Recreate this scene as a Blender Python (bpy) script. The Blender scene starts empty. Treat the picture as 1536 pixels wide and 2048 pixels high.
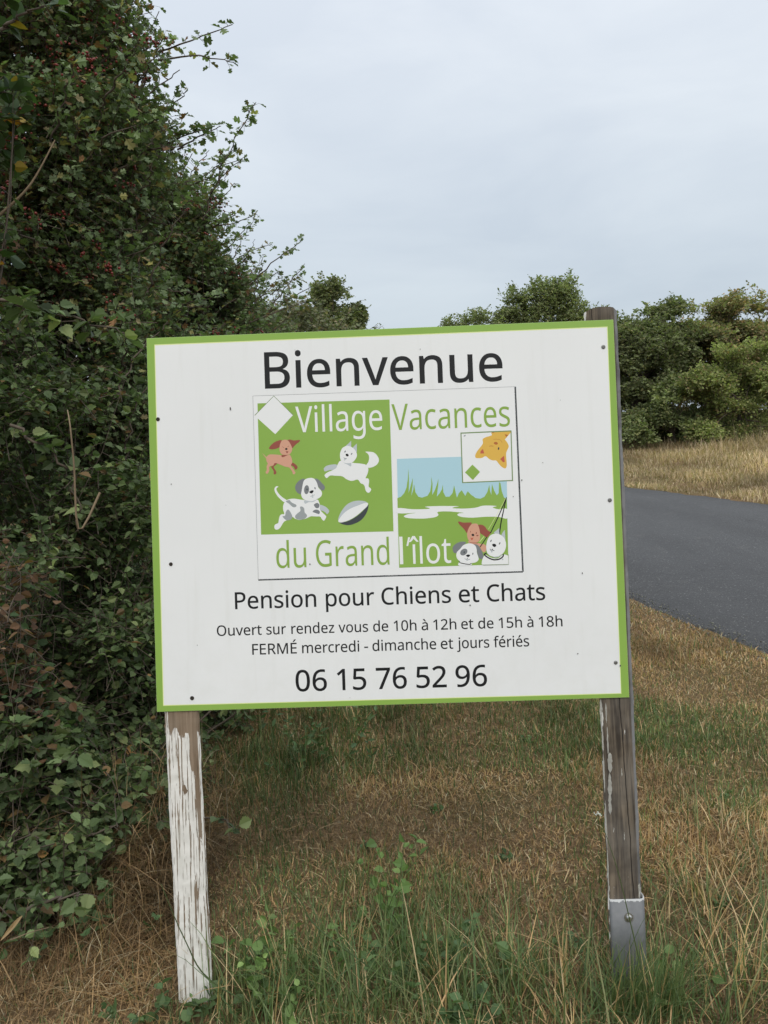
import bpy, bmesh, math, random
import numpy as np
from mathutils import Matrix, Vector
from mathutils.geometry import tessellate_polygon

rng = np.random.default_rng(7)
random.seed(7)
scene = bpy.context.scene
COL = scene.collection

# ------------------------------------------------------------------ camera
F_PX, CX, CY = 1657.0, 768.0, 1024.0          # focal length and centre of a 1536 x 2048 picture
CAM_H = 1.3987
PITCH, ROLL = math.radians(5.0), math.radians(2.03)
_U = np.array([[1, 0, 0], [0, -math.sin(PITCH), -math.cos(PITCH)], [0, math.cos(PITCH), -math.sin(PITCH)]])
_R = np.array([[math.cos(ROLL), math.sin(ROLL), 0], [-math.sin(ROLL), math.cos(ROLL), 0], [0, 0, 1]])
CAMR = _R @ _U                                 # world -> camera (right, down, forward)
cam_data = bpy.data.cameras.new('camera')
cam_data.sensor_fit = 'HORIZONTAL'
cam_data.sensor_width = 36.0
cam_data.lens = 36.0 * F_PX / 1536.0
cam_data.clip_start = 0.05
cam_data.clip_end = 2000.0
cam = bpy.data.objects.new('camera', cam_data)
COL.objects.link(cam)
mw = Matrix.Identity(4)
for i in range(3):
    mw[i][0] = CAMR[0][i]
    mw[i][1] = -CAMR[1][i]
    mw[i][2] = -CAMR[2][i]
mw[2][3] = CAM_H
cam.matrix_world = mw
scene.camera = cam

# ------------------------------------------------------------------ world, sun, exposure
SUN_EL, SUN_AZ = math.radians(48), math.radians(172)     # azimuth clockwise from +Y: behind the camera
world = bpy.data.worlds.new('World')
scene.world = world
world.use_nodes = True
wn = world.node_tree
wn.nodes.clear()
w_out = wn.nodes.new('ShaderNodeOutputWorld')
w_bg = wn.nodes.new('ShaderNodeBackground')
w_bg.inputs['Strength'].default_value = 0.10
w_sky = wn.nodes.new('ShaderNodeTexSky')
w_sky.sky_type = 'NISHITA'
w_sky.sun_disc = False
w_sky.sun_elevation = SUN_EL
w_sky.sun_rotation = SUN_AZ
w_sky.air_density = 1.5
w_sky.dust_density = 3.0
w_tc = wn.nodes.new('ShaderNodeTexCoord')
w_sep = wn.nodes.new('ShaderNodeSeparateXYZ')
wn.links.new(w_tc.outputs['Generated'], w_sep.inputs[0])
# cloud deck: brighter overhead and behind the camera, with soft banks
w_map = wn.nodes.new('ShaderNodeMapping')
w_map.inputs['Scale'].default_value = (1.0, 1.0, 3.2)
wn.links.new(w_tc.outputs['Generated'], w_map.inputs[0])
w_n = wn.nodes.new('ShaderNodeTexNoise')
w_n.inputs['Scale'].default_value = 3.0
w_n.inputs['Detail'].default_value = 5.0
w_n.inputs['Roughness'].default_value = 0.52
w_n.inputs['Distortion'].default_value = 0.3
wn.links.new(w_map.outputs[0], w_n.inputs['Vector'])
w_cr = wn.nodes.new('ShaderNodeValToRGB')
w_cr.color_ramp.elements[0].position = 0.32
w_cr.color_ramp.elements[0].color = (7.3, 8.0, 8.95, 1)
w_cr.color_ramp.elements[1].position = 0.68
w_cr.color_ramp.elements[1].color = (8.7, 9.3, 10.0, 1)
wn.links.new(w_n.outputs['Fac'], w_cr.inputs[0])
w_elev = wn.nodes.new('ShaderNodeValToRGB')              # overcast sky: luminance over elevation
er = w_elev.color_ramp
er.elements[0].position = 0.0
er.elements[0].color = (0.68, 0.72, 0.745, 1)
er.elements[1].position = 1.0
er.elements[1].color = (1.75, 1.72, 1.70, 1)
e = er.elements.new(0.12); e.color = (0.76, 0.80, 0.82, 1)
e = er.elements.new(0.45); e.color = (1.06, 1.05, 1.04, 1)
wn.links.new(w_sep.outputs['Z'], w_elev.inputs[0])
w_mul = wn.nodes.new('ShaderNodeMix')
w_mul.data_type = 'RGBA'
w_mul.blend_type = 'MULTIPLY'
w_mul.inputs['Factor'].default_value = 1.0
wn.links.new(w_cr.outputs[0], w_mul.inputs[6])
wn.links.new(w_elev.outputs[0], w_mul.inputs[7])
w_mix = wn.nodes.new('ShaderNodeMix')
w_mix.data_type = 'RGBA'
w_mix.inputs['Factor'].default_value = 0.90
wn.links.new(w_sky.outputs[0], w_mix.inputs[6])
wn.links.new(w_mul.outputs[2], w_mix.inputs[7])
wn.links.new(w_mix.outputs[2], w_bg.inputs['Color'])
wn.links.new(w_bg.outputs[0], w_out.inputs['Surface'])

sun_data = bpy.data.lights.new('sun', 'SUN')
sun_data.energy = 1.35
sun_data.angle = math.radians(35)
sun_data.color = (1.0, 0.93, 0.82)
sun = bpy.data.objects.new('sun', sun_data)
COL.objects.link(sun)
_sd = Vector((math.sin(SUN_AZ) * math.cos(SUN_EL), math.cos(SUN_AZ) * math.cos(SUN_EL), math.sin(SUN_EL)))
sun.rotation_euler = _sd.to_track_quat('Z', 'Y').to_euler()
sun.location = (0, -5, 20)

scene.view_settings.view_transform = 'Standard'
scene.view_settings.look = 'None'
scene.view_settings.exposure = 0.0
scene.view_settings.gamma = 1.0
scene.cycles.use_denoising = True
scene.cycles.max_bounces = 6
scene.cycles.diffuse_bounces = 3
scene.cycles.transmission_bounces = 3
scene.cycles.glossy_bounces = 2

# ------------------------------------------------------------------ helpers
def tag(o, label=None, cat=None, group=None, kind=None):
    if label: o['label'] = label
    if cat: o['category'] = cat
    if group: o['group'] = group
    if kind: o['kind'] = kind
    return o

def empty(name, loc):
    o = bpy.data.objects.new(name, None)
    o.empty_display_size = 0.2
    COL.objects.link(o)
    o.location = loc
    return o

def link(name, me, parent=None, mats=()):
    for m in mats:
        me.materials.append(m)
    o = bpy.data.objects.new(name, me)
    COL.objects.link(o)
    if parent is not None:
        o.parent = parent
    return o

def mesh_np(name, V, faces, col=None, smooth=False, matidx=None):
    """V (n,3); faces: list of int arrays (m,k), one per face size."""
    me = bpy.data.meshes.new(name)
    V = np.ascontiguousarray(V, dtype=np.float32)
    me.vertices.add(len(V))
    me.vertices.foreach_set('co', V.ravel())
    loops = np.concatenate([f.ravel() for f in faces]).astype(np.int32)
    tot = np.concatenate([np.full(len(f), f.shape[1], np.int32) for f in faces])
    start = np.concatenate([[0], np.cumsum(tot)[:-1]]).astype(np.int32)
    me.loops.add(len(loops))
    me.loops.foreach_set('vertex_index', loops)
    me.polygons.add(len(tot))
    me.polygons.foreach_set('loop_start', start)
    me.polygons.foreach_set('loop_total', tot)
    if matidx is not None:
        me.polygons.foreach_set('material_index', np.asarray(matidx, np.int32))
    me.polygons.foreach_set('use_smooth', np.full(len(tot), smooth, bool))
    if col is not None:
        a = me.attributes.new('tint', 'FLOAT_COLOR', 'POINT')
        c = np.ones((len(V), 4), np.float32)
        c[:, :3] = col
        a.data.foreach_set('color', c.ravel())
    me.update(calc_edges=True)
    return me

def unit(v):
    return v / np.maximum(np.linalg.norm(v, axis=-1, keepdims=True), 1e-9)

def rand_dir(n):
    return unit(rng.normal(size=(n, 3)))

_wv = [(rng.normal(size=3), rng.uniform(0, 6.28)) for _ in range(14)]
def wob(P, s):
    """smooth pseudo noise in about -1..1"""
    r = np.zeros(len(P))
    for k, (d, ph) in enumerate(_wv):
        r += np.sin((P @ d) * s * (1 + 0.17 * k) + ph)
    return r / 5.0

def cam_ray(x, y):
    return CAMR.T @ np.array([(x - CX) / F_PX, (y - CY) / F_PX, 1.0])

def at(x, y, Y):
    """the point at distance Y in front of the viewer seen at photo pixel x, y"""
    d = cam_ray(x, y)
    q = d * (Y / d[1])
    q[2] += CAM_H
    return q

def lobe_at(x, y, Y, rx, ry, rz, w):
    p = at(x, y, Y)
    return (p[0], p[1], p[2], rx, ry, rz, w)

# ---- node helpers
class NT:
    def __init__(self, name):
        self.m = bpy.data.materials.new(name)
        self.m.use_nodes = True
        self.t = self.m.node_tree
        self.t.nodes.clear()
        self.out = self.t.nodes.new('ShaderNodeOutputMaterial')
        self.b = self.t.nodes.new('ShaderNodeBsdfPrincipled')
        self.t.links.new(self.b.outputs[0], self.out.inputs[0])
    def n(self, kind, **kw):
        nd = self.t.nodes.new(kind)
        for k, v in kw.items():
            setattr(nd, k, v)
        return nd
    def put(self, sock, v):
        if isinstance(v, bpy.types.NodeSocket):
            self.t.links.new(v, sock)
        else:
            if hasattr(sock.default_value, '__len__') and not hasattr(v, '__len__'):
                v = [v] * len(sock.default_value)
            if hasattr(v, '__len__') and len(v) == 3 and len(sock.default_value) == 4:
                v = (*v, 1)
            sock.default_value = v
    def coord(self, which='Object', scale=(1, 1, 1), loc=(0, 0, 0)):
        tc = self.n('ShaderNodeTexCoord')
        mp = self.n('ShaderNodeMapping')
        self.t.links.new(tc.outputs[which], mp.inputs[0])
        mp.inputs['Scale'].default_value = scale
        mp.inputs['Location'].default_value = loc
        return mp.outputs[0]
    def noise(self, vec, scale=5, detail=4, rough=0.5, dist=0):
        nd = self.n('ShaderNodeTexNoise')
        self.put(nd.inputs['Vector'], vec)
        nd.inputs['Scale'].default_value = scale
        nd.inputs['Detail'].default_value = detail
        nd.inputs['Roughness'].default_value = rough
        nd.inputs['Distortion'].default_value = dist
        return nd.outputs['Fac']
    def math(self, op, a, b=0.0, c=0.0):
        nd = self.n('ShaderNodeMath', operation=op)
        self.put(nd.inputs[0], a); self.put(nd.inputs[1], b); self.put(nd.inputs[2], c)
        return nd.outputs[0]
    def rng(self, v, a, b, c=0.0, d=1.0):
        nd = self.n('ShaderNodeMapRange')
        self.put(nd.inputs[0], v)
        for i, q in enumerate((a, b, c, d)):
            nd.inputs[i + 1].default_value = q
        return nd.outputs[0]
    def mix(self, f, a, b, blend='MIX'):
        nd = self.n('ShaderNodeMix', data_type='RGBA', blend_type=blend)
        self.put(nd.inputs[0], f); self.put(nd.inputs[6], a); self.put(nd.inputs[7], b)
        return nd.outputs[2]
    def xyz(self, vec):
        nd = self.n('ShaderNodeSeparateXYZ')
        self.put(nd.inputs[0], vec)
        return nd.outputs
    def bump(self, h, strength=0.3, dist=0.01):
        nd = self.n('ShaderNodeBump')
        nd.inputs['Strength'].default_value = strength
        nd.inputs['Distance'].default_value = dist
        self.put(nd.inputs['Height'], h)
        self.t.links.new(nd.outputs[0], self.b.inputs['Normal'])
    def set(self, **kw):
        for k, v in kw.items():
            self.put(self.b.inputs[{'color': 'Base Color', 'rough': 'Roughness', 'spec': 'Specular IOR Level', 'metal': 'Metallic'}[k]], v)
        return self

def mat_flat(name, c, rough=0.5, spec=0.4, metal=0.0):
    q = NT(name)
    return q.set(color=c, rough=rough, spec=spec, metal=metal).m

def mat_leaf(name, rough=0.5, trans=0.3, spec=0.28):
    q = NT(name)
    at_ = q.n('ShaderNodeAttribute', attribute_name='tint')
    q.set(color=at_.outputs['Color'], rough=rough, spec=spec)
    tr = q.n('ShaderNodeBsdfTranslucent')
    c2 = q.mix(1.0, at_.outputs['Color'], (1.0, 1.25, 0.55), 'MULTIPLY')
    q.t.links.new(c2, tr.inputs['Color'])
    mx = q.n('ShaderNodeMixShader')
    mx.inputs[0].default_value = trans
    q.t.links.new(q.b.outputs[0], mx.inputs[1])
    q.t.links.new(tr.outputs[0], mx.inputs[2])
    q.t.links.new(mx.outputs[0], q.out.inputs[0])
    return q.m

M_LEAF = mat_leaf('leaf')
M_LEAF_MATT = mat_leaf('dull_leaf', 0.65, 0.42, 0.2)
M_BLADE = mat_leaf('grass_blade', 0.6, 0.3, 0.25)
q = NT('bark')
v = q.coord(scale=(1, 1, 0.3))
nz = q.noise(v, 40, 5)
q.set(color=q.mix(nz, (0.045, 0.035, 0.028), (0.16, 0.13, 0.10)), rough=0.85, spec=0.2)
q.bump(nz, 0.5, 0.01)
M_BARK = q.m
q = NT('dry_stem')
v = q.coord()
q.set(color=q.mix(q.noise(v, 9, 3), (0.13, 0.09, 0.055), (0.30, 0.23, 0.15)), rough=0.8, spec=0.2)
M_STEM = q.m
M_BERRY = mat_flat('red_berry', (0.19, 0.026, 0.018), 0.3, 0.5)

# ------------------------------------------------------------------ the lie of the land
def road_near(y):
    return 1.88 - 0.225 * (y - 6.26) - 0.004 * (y - 6.26) ** 2

def slope(y):
    return 0.025 * (np.clip(y, 2, 40) - 2)

def zg(x, y):
    x = np.asarray(x, float); y = np.asarray(y, float)
    z = slope(y)
    rn = road_near(np.clip(y, -10, 90))
    rf = rn + 5.18
    d = x - rf                                    # beyond the far edge: a bank
    b = np.clip(d / 6.0, 0, 1)
    z = z + 0.5 * b * b * (3 - 2 * b)
    z = z - 0.04 * np.exp(-((x + 0.5) / 0.35) ** 2 - ((y - 1.9) / 0.4) ** 2)
    edge = np.minimum(x - rn, rf - x)             # inside the road: a shallow bed
    z = z - 0.05 * np.clip(edge / 0.15, 0, 1) * (np.abs(y) < 90)
    lf = np.clip((rn - x - 0.05) / 0.5, 0, 1)
    out = np.maximum(np.clip(d / 0.5, 0, 1), lf)
    z = z + 0.018 * out * (np.sin(x * 3.1 + 1.3 * y) + np.sin(1.7 * x - 2.6 * y + 1)) * (np.abs(y) < 30)
    return z

def axis(parts):
    r = []
    for a, b, s in parts:
        r += list(np.arange(a, b, s))
    return np.array(r + [parts[-1][1]])

gx = axis([(-600, -60, 60), (-60, -12, 4), (-12, -3, 0.5), (-3, 13, 0.1), (13, 24, 0.5), (24, 60, 4), (60, 600, 60)])
gy = axis([(-300, -20, 40), (-20, -2, 2), (-2, 0, 0.5), (0, 18, 0.12), (18, 40, 0.5), (40, 100, 3), (100, 900, 80)])
GX, GY = np.meshgrid(gx, gy)
V = np.stack([GX.ravel(), GY.ravel(), zg(GX, GY).ravel()], 1)
nx, ny = len(gx), len(gy)
ii = (np.arange(ny - 1)[:, None] * nx + np.arange(nx - 1)[None]).ravel()
Q = np.stack([ii, ii + 1, ii + nx + 1, ii + nx], 1)
q = NT('dry_turf')
v = q.coord('Object')
n1 = q.noise(v, 0.9, 4, 0.55)
n2 = q.rng(q.noise(v, 75, 6, 0.75), 0.3, 0.7)
n3 = q.noise(v, 9, 4, 0.6)
c1 = q.mix(n2, (0.10, 0.066, 0.036), (0.44, 0.30, 0.165))
c2 = q.mix(n2, (0.07, 0.06, 0.028), (0.32, 0.265, 0.125))
f_ = q.rng(q.math('ADD', q.math('MULTIPLY', n1, 0.7), q.math('MULTIPLY', n3, 0.3)), 0.47, 0.62)
q.set(color=q.mix(f_, c1, c2), rough=0.95, spec=0.1)
q.bump(n2, 0.8, 0.03)
M_TURF = q.m
tag(link('ground', mesh_np('ground', V, [Q], smooth=True), mats=[M_TURF]), kind='structure')

# road: asphalt ribbon with slightly ragged edges
ys = np.arange(-12, 88, 0.15)
V = []
for y in ys:
    rn = road_near(y)
    wl = 0.035 * math.sin(y * 5.3) + 0.03 * math.sin(y * 13.1 + 1) + 0.02 * random.uniform(-1, 1)
    wr = 0.035 * math.sin(y * 4.7 + 2) + 0.03 * math.sin(y * 11.3) + 0.02 * random.uniform(-1, 1)
    for t, dz in ((0, -0.035), (0.004, 0.0), (0.25, 0.03), (0.5, 0.045), (0.75, 0.03), (0.996, 0.0), (1, -0.035)):
        x = (rn + wl) * (1 - t) + (rn + 5.18 + wr) * t
        V.append((x, y, slope(y) + 0.004 + dz))
V = np.array(V)
ii = (np.arange(len(ys) - 1)[:, None] * 7 + np.arange(6)[None]).ravel()
Q = np.stack([ii, ii + 1, ii + 8, ii + 7], 1)
q = NT('asphalt')
v = q.coord('Object')
n1 = q.noise(v, 110, 3, 0.8)
n2 = q.noise(v, 0.7, 4)
n3 = q.noise(q.coord('Object', (1.5, 0.25, 1)), 1.4, 3)
vo = q.n('ShaderNodeTexVoronoi')
q.put(vo.inputs['Vector'], v)
vo.inputs['Scale'].default_value = 110
c = q.mix(q.rng(n1, 0.3, 0.7), (0.030, 0.031, 0.033), (0.135, 0.137, 0.140))
c = q.mix(q.rng(vo.outputs['Color'], 0.84, 0.93), c, (0.27, 0.27, 0.26))
c = q.mix(q.math('MULTIPLY', q.rng(n2, 0.35, 0.7), 0.35), c, (0.10, 0.102, 0.105))
c = q.mix(q.math('MULTIPLY', q.rng(n3, 0.45, 0.7), 0.3), c, (0.05, 0.05, 0.052))
vc = q.n('ShaderNodeTexVoronoi', feature='DISTANCE_TO_EDGE')
wv = q.n('ShaderNodeVectorMath', operation='ADD')
nv = q.n('ShaderNodeTexNoise'); nv.inputs['Scale'].default_value = 3.0; q.put(nv.inputs['Vector'], v)
q.put(wv.inputs[0], v); q.put(wv.inputs[1], nv.outputs['Color'])
q.put(vc.inputs['Vector'], wv.outputs[0]); vc.inputs['Scale'].default_value = 0.55
crk = q.math('MULTIPLY', q.rng(vc.outputs['Distance'], 0.008, 0.002), q.rng(q.noise(v, 0.5, 2), 0.48, 0.56))
c = q.mix(q.math('MULTIPLY', crk, 0.22), c, (0.018, 0.018, 0.018))
pale = q.rng(q.noise(v, 3.2, 5, 0.65), 0.60, 0.72)
c = q.mix(q.math('MULTIPLY', pale, 0.22), c, (0.20, 0.19, 0.175))
q.set(color=c, rough=0.85, spec=0.3)
q.bump(n1, 0.9, 0.008)
tag(link('road', mesh_np('road', V, [Q], smooth=True), mats=[q.m]), kind='structure')

# ------------------------------------------------------------------ leaves and shrubs
def template(half, fold=0.25, tip=(1, 0), droop=0.12):
    """leaf of two polygons folded along the midrib; half = outline points from base to tip"""
    up = [(0, 0)] + list(half) + [tip]
    V, n = [], len(up)
    for x, y in up:
        V.append((x, y, fold * y - droop * x * x))
    for x, y in up[1:-1]:
        V.append((x, -y, fold * y - droop * x * x))
    f1 = list(range(n))[::-1]
    f2 = [0] + list(range(n, n + len(half))) + [n - 1]
    return np.array(V), [f1, f2]

T_HAW = template([(0.20, 0.05), (0.30, 0.30), (0.46, 0.40), (0.50, 0.16), (0.70, 0.36), (0.86, 0.26), (0.84, 0.08)])
T_OVAL = template([(0.10, 0.16), (0.32, 0.36), (0.58, 0.38), (0.83, 0.20)])
T_BROAD = template([(0.05, 0.12), (0.15, 0.29), (0.21, 0.25), (0.36, 0.41), (0.43, 0.35), (0.58, 0.39), (0.64, 0.29), (0.80, 0.24), (0.84, 0.14)], 0.3, (1.05, 0), 0.2)
T_NARROW = template([(0.2, 0.13), (0.5, 0.2), (0.8, 0.12)])
T_BIT = template([(0.3, 0.3), (0.7, 0.28)], 0.2)
T_IVY = template([(0.02, 0.22), (0.20, 0.48), (0.38, 0.24), (0.55, 0.32), (0.74, 0.17)], 0.15)

def leaf_arrays(P, D, N, L, tmpl, col):
    tv, tf = tmpl
    X = unit(D)
    Z = unit(N - (N * X).sum(1, keepdims=True) * X)
    Y = np.cross(Z, X)
    n, k = len(P), len(tv)
    W = P[:, None] + L[:, None, None] * (tv[None, :, 0, None] * X[:, None] + tv[None, :, 1, None] * Y[:, None] + tv[None, :, 2, None] * Z[:, None])
    base = (np.arange(n) * k)[:, None]
    F = [base + np.array(f)[None] for f in tf]
    return W.reshape(-1, 3), F, np.repeat(col, k, 0)

def join(parts):
    """merge (V, faces, col) triples"""
    V, C, by = [], [], {}
    off = 0
    for v, fs, c in parts:
        V.append(v); C.append(c)
        for f in fs:
            by.setdefault(f.shape[1], []).append(f + off)
        off += len(v)
    return np.concatenate(V), [np.concatenate(f) for f in by.values()], np.concatenate(C)

def tubes(PL, R, sides=3):
    """PL (n,m,3) polylines, R (n,m) radii -> V, faces"""
    n, m, _ = PL.shape
    T = np.gradient(PL, axis=1)
    T = unit(T)
    a = np.where(np.abs(T[..., 2:3]) < 0.9, np.array([0, 0, 1.0]), np.array([1.0, 0, 0]))
    A = unit(np.cross(T, a)); B = np.cross(T, A)
    ang = np.arange(sides) * 2 * math.pi / sides
    W = PL[:, :, None] + R[:, :, None, None] * (np.cos(ang)[None, None, :, None] * A[:, :, None] + np.sin(ang)[None, None, :, None] * B[:, :, None])
    W = W.reshape(-1, 3)
    base = (np.arange(n)[:, None, None] * m + np.arange(m - 1)[None, :, None]) * sides
    s = np.arange(sides)[None, None]
    s2 = (s + 1) % sides
    Fq = np.stack([base + s, base + s2, base + sides + s2, base + sides + s], -1).reshape(-1, 4)
    return W, Fq

def pick(pal, n):
    """pal: list of (weight, rgb)"""
    w = np.array([p[0] for p in pal], float)
    idx = rng.choice(len(pal), n, p=w / w.sum())
    return np.array([p[1] for p in pal])[idx]

def twig_leaves(start, tdir, L, per, leafL, tmpl, pal, droop=0.25, rad=0.0022, spread=0.9, upness=0.9, tint=0.25, nrand=0.6):
    """twigs (polylines) with alternate leaves; returns leaf triple and twig tubes"""
    n, m = len(start), 5
    t = np.linspace(0, 1, m)
    side = rand_dir(n)
    PL = start[:, None] + tdir[:, None] * (L[:, None] * t)[..., None]
    PL = PL + side[:, None] * (0.10 * L[:, None] * np.sin(t * 2.5))[..., None]
    PL[:, :, 2] -= droop * L[:, None] * t ** 2
    R = rad * (1.1 - 0.8 * t)[None] * np.ones((n, 1))
    tv, tf = tubes(PL, R)
    s = (np.arange(per) + 0.7) / per
    s = np.clip(s[None] + rng.normal(0, 0.03, (n, per)), 0.05, 1)
    k = np.minimum((s * (m - 1)).astype(int), m - 2)
    fr = s * (m - 1) - k
    ar = np.arange(n)[:, None]
    P = PL[ar, k] * (1 - fr)[..., None] + PL[ar, k + 1] * fr[..., None]
    T = unit(PL[ar, k + 1] - PL[ar, k])
    sd = unit(np.cross(T, np.broadcast_to(np.array([0.01, 0.02, 1.0]), T.shape)))
    sg = np.where(np.arange(per) % 2 == 0, 1, -1)[None, :, None]
    D = unit(T * 0.6 + sd * sg * spread + rng.normal(0, 0.35, T.shape))
    N = unit(np.array([0, -0.15, upness])[None, None] + rng.normal(0, nrand, T.shape))
    cols = pick(pal, n * per) * (1 + tint * rng.normal(size=(n, 1, 1)) * np.ones((n, per, 1))).reshape(-1, 1).clip(0.4, 1.9)
    cols = cols * rng.uniform(0.75, 1.3, (n * per, 1))
    ll = leafL * rng.uniform(0.5, 1.3, n * per)
    return leaf_arrays(P.reshape(-1, 3), D.reshape(-1, 3), N.reshape(-1, 3), ll, tmpl, np.clip(cols, 0.004, 0.8)), (tv, tf)

def octa(P, r):
    """small round berries: octahedron pushed out once (18 verts, 32 tris)"""
    bm = bmesh.new()
    bmesh.ops.create_icosphere(bm, subdivisions=1, radius=1.0)
    bv = np.array([v.co[:] for v in bm.verts]); bf = np.array([[v.index for v in f.verts] for f in bm.faces])
    bm.free()
    n = len(P)
    W = P[:, None] + r[:, None, None] * bv[None]
    F = (np.arange(n) * len(bv))[:, None, None] + bf[None]
    return W.reshape(-1, 3), F.reshape(-1, 3)

def in_lobes(P, lobes, shrink=0.85):
    r = np.zeros(len(P), bool)
    for (cx, cy, cz, rx, ry, rz, w) in lobes:
        r |= (((P - np.array([cx, cy, cz])) / np.array([rx, ry, rz])) ** 2).sum(1) < shrink ** 2
    return r

PAL_HAW = [(5, (0.144, 0.198, 0.098)), (4, (0.190, 0.247, 0.121)), (1.1, (0.218, 0.178, 0.092)), (0.4, (0.276, 0.149, 0.075)), (0.4, (0.345, 0.322, 0.127))]
PAL_BRM = [(5, (0.091, 0.133, 0.055)), (4, (0.132, 0.181, 0.076)), (1.5, (0.190, 0.230, 0.093)), (0.3, (0.218, 0.141, 0.066)), (0.05, (0.326, 0.186, 0.071))]

def shrub(name, label, cat, base, lobes, ntw, twL=0.28, per=10, leafL=0.034, tmpl=T_HAW, pal=PAL_HAW, stems=7, berries=0, group=None,
          sprays=(), gap=-0.35, gs=2.2, mat=None, inner=0.45, droop=0.25, names=('foliage', 'branches'), stem_r=0.02, keep=None, fringe=0, fleaf=0.034, upb=0.5, rad=0.0022):
    bx, by = base
    bz = float(zg(bx, by))
    root = empty(name, (bx, by, bz))
    org = np.array([bx, by, bz])
    lw = np.array([l[6] for l in lobes], float)
    li = rng.choice(len(lobes), ntw * 2, p=lw / lw.sum())
    La = np.array([l[:6] for l in lobes])[li]
    d = rand_dir(ntw * 2)
    r = inner + (1 - inner) * rng.uniform(0, 1, ntw * 2) ** 0.6
    lump = 1 + 0.20 * wob(La[:, :3] + d * La[:, 3:] * 1.0, gs * 1.3)
    P = La[:, :3] + d * La[:, 3:] * (r * lump)[:, None]
    O = unit(d / La[:, 3:])
    ok = (wob(P, gs) > gap) & (P[:, 2] > zg(P[:, 0], P[:, 1]) + 0.03)
    if keep is not None:
        ok &= keep(P)
    P, O = P[ok][:ntw], O[ok][:ntw]
    n = len(P)
    L = twL * rng.uniform(0.5, 1.3, n)
    tdir = unit(0.7 * O + np.array([0, 0, upb]) + 0.55 * rng.normal(size=(n, 3)))
    leaf, tw = twig_leaves(P - tdir * L[:, None] * 0.6, tdir, L, per, leafL, tmpl, pal, droop, rad)
    lp, tp = [leaf], [(tw[0], [tw[1]], np.zeros((len(tw[0]), 3)))]
    sprays = list(sprays)
    if fringe:                                       # shoots growing out beyond the leaf mass
        cand = rng.choice(n, fringe, replace=False)
        for i in cand:
            dd = unit(O[i] * 0.8 + np.array([0.15, -0.1, 0.75]) + rng.normal(0, 0.3, 3))
            q_ = P[i] + O[i] * 0.04
            ln = rng.uniform(0.15, 0.55)
            sprays.append(([q_, q_ + dd * ln * 0.5 + rng.normal(0, 0.02, 3), q_ + dd * ln + np.array([0, 0, -0.03])], int(ln * 28), fleaf))
    for pts, k, ls in sprays:                        # single long shoots standing clear of the mass
        pts = np.array(pts, float)
        al = np.concatenate([[0], np.cumsum(np.linalg.norm(np.diff(pts, axis=0), axis=1))])
        tt = np.interp(np.linspace(0, al[-1], 14), al, np.arange(len(pts)))
        i0 = np.minimum(tt.astype(int), len(pts) - 2)
        pl = pts[i0] * (1 - (tt - i0))[:, None] + pts[i0 + 1] * (tt - i0)[:, None]
        pl += 0.012 * np.sin(np.arange(14) * 1.9)[:, None] * np.array([1, 0.5, 0.4])
        rr = np.linspace(0.006, 0.002, 14)
        v_, f_ = tubes(pl[None], rr[None], 5)
        tp.append((v_, [f_], np.zeros((len(v_), 3))))
        s = np.sort(rng.uniform(0.12, 1.0, k)) * 12.99
        i1 = s.astype(int)
        p = pl[i1] + (pl[np.minimum(i1 + 1, 13)] - pl[i1]) * (s - i1)[:, None]
        tdr = unit(pl[np.minimum(i1 + 1, 13)] - pl[i1] + 1e-6)
        sh = unit(tdr * 0.5 + rand_dir(k) * 0.8)
        lf, t2 = twig_leaves(p, sh, np.full(k, 0.045), 2, ls * 1.45, tmpl, pal, 0.1, 0.0016)
        lp.append(lf)
        tp.append((t2[0], [t2[1]], np.zeros((len(t2[0]), 3))))
    V, Fs, C = join(lp)
    link(names[0], mesh_np(names[0], V - org, Fs, C), root, [mat or M_LEAF])
    # limbs from the base to points inside the mass
    ids = rng.choice(n, min(n, stems * 7), replace=False)
    ends = P[ids]
    m = 7
    t = np.linspace(0, 1, m)
    foot = org + np.concatenate([rng.normal(0, 0.10, (len(ends), 2)), np.full((len(ends), 1), -0.05)], 1)
    mid = foot * 0.45 + ends * 0.55 + rng.normal(0, 0.12, ends.shape)
    PL = foot[:, None] * ((1 - t) ** 2)[None, :, None] + mid[:, None] * (2 * t * (1 - t))[None, :, None] + ends[:, None] * (t ** 2)[None, :, None]
    PL[:, 1:-1] += rng.normal(0, 0.02, PL[:, 1:-1].shape)
    sc_ = np.where(np.arange(len(ends)) < stems, 1.0, 0.42)
    R = stem_r * sc_[:, None] * (1.05 - 0.85 * t)[None]
    v_, f_ = tubes(PL, R, 6)
    tp.append((v_, [f_], np.zeros((len(v_), 3))))
    V, Fs, _ = join(tp)
    link(names[1], mesh_np(names[1], V - org, Fs, smooth=True), root, [M_BARK])
    if berries:
        wgt = np.clip(0.35 + wob(P, 2.6), 0.02, 1.4)
        ids = rng.choice(n, berries // 5, p=wgt / wgt.sum())
        ctr = P[ids] + O[ids] * rng.uniform(0, 0.16, (len(ids), 1)) + rng.normal(0, 0.04, (len(ids), 3))
        B = (ctr[:, None] + rng.normal(0, 0.016, (len(ids), 5, 3))).reshape(-1, 3)
        v_, f_ = octa(B, rng.uniform(0.005, 0.0085, len(B)))
        o = link('berries', mesh_np('berries', v_ - org, [f_], smooth=True), root, [M_BERRY])
        o['kind'] = 'stuff'
    return tag(root, label, cat, group)

HEDGE = 'shrubs of the wild hedge on the left'
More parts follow.
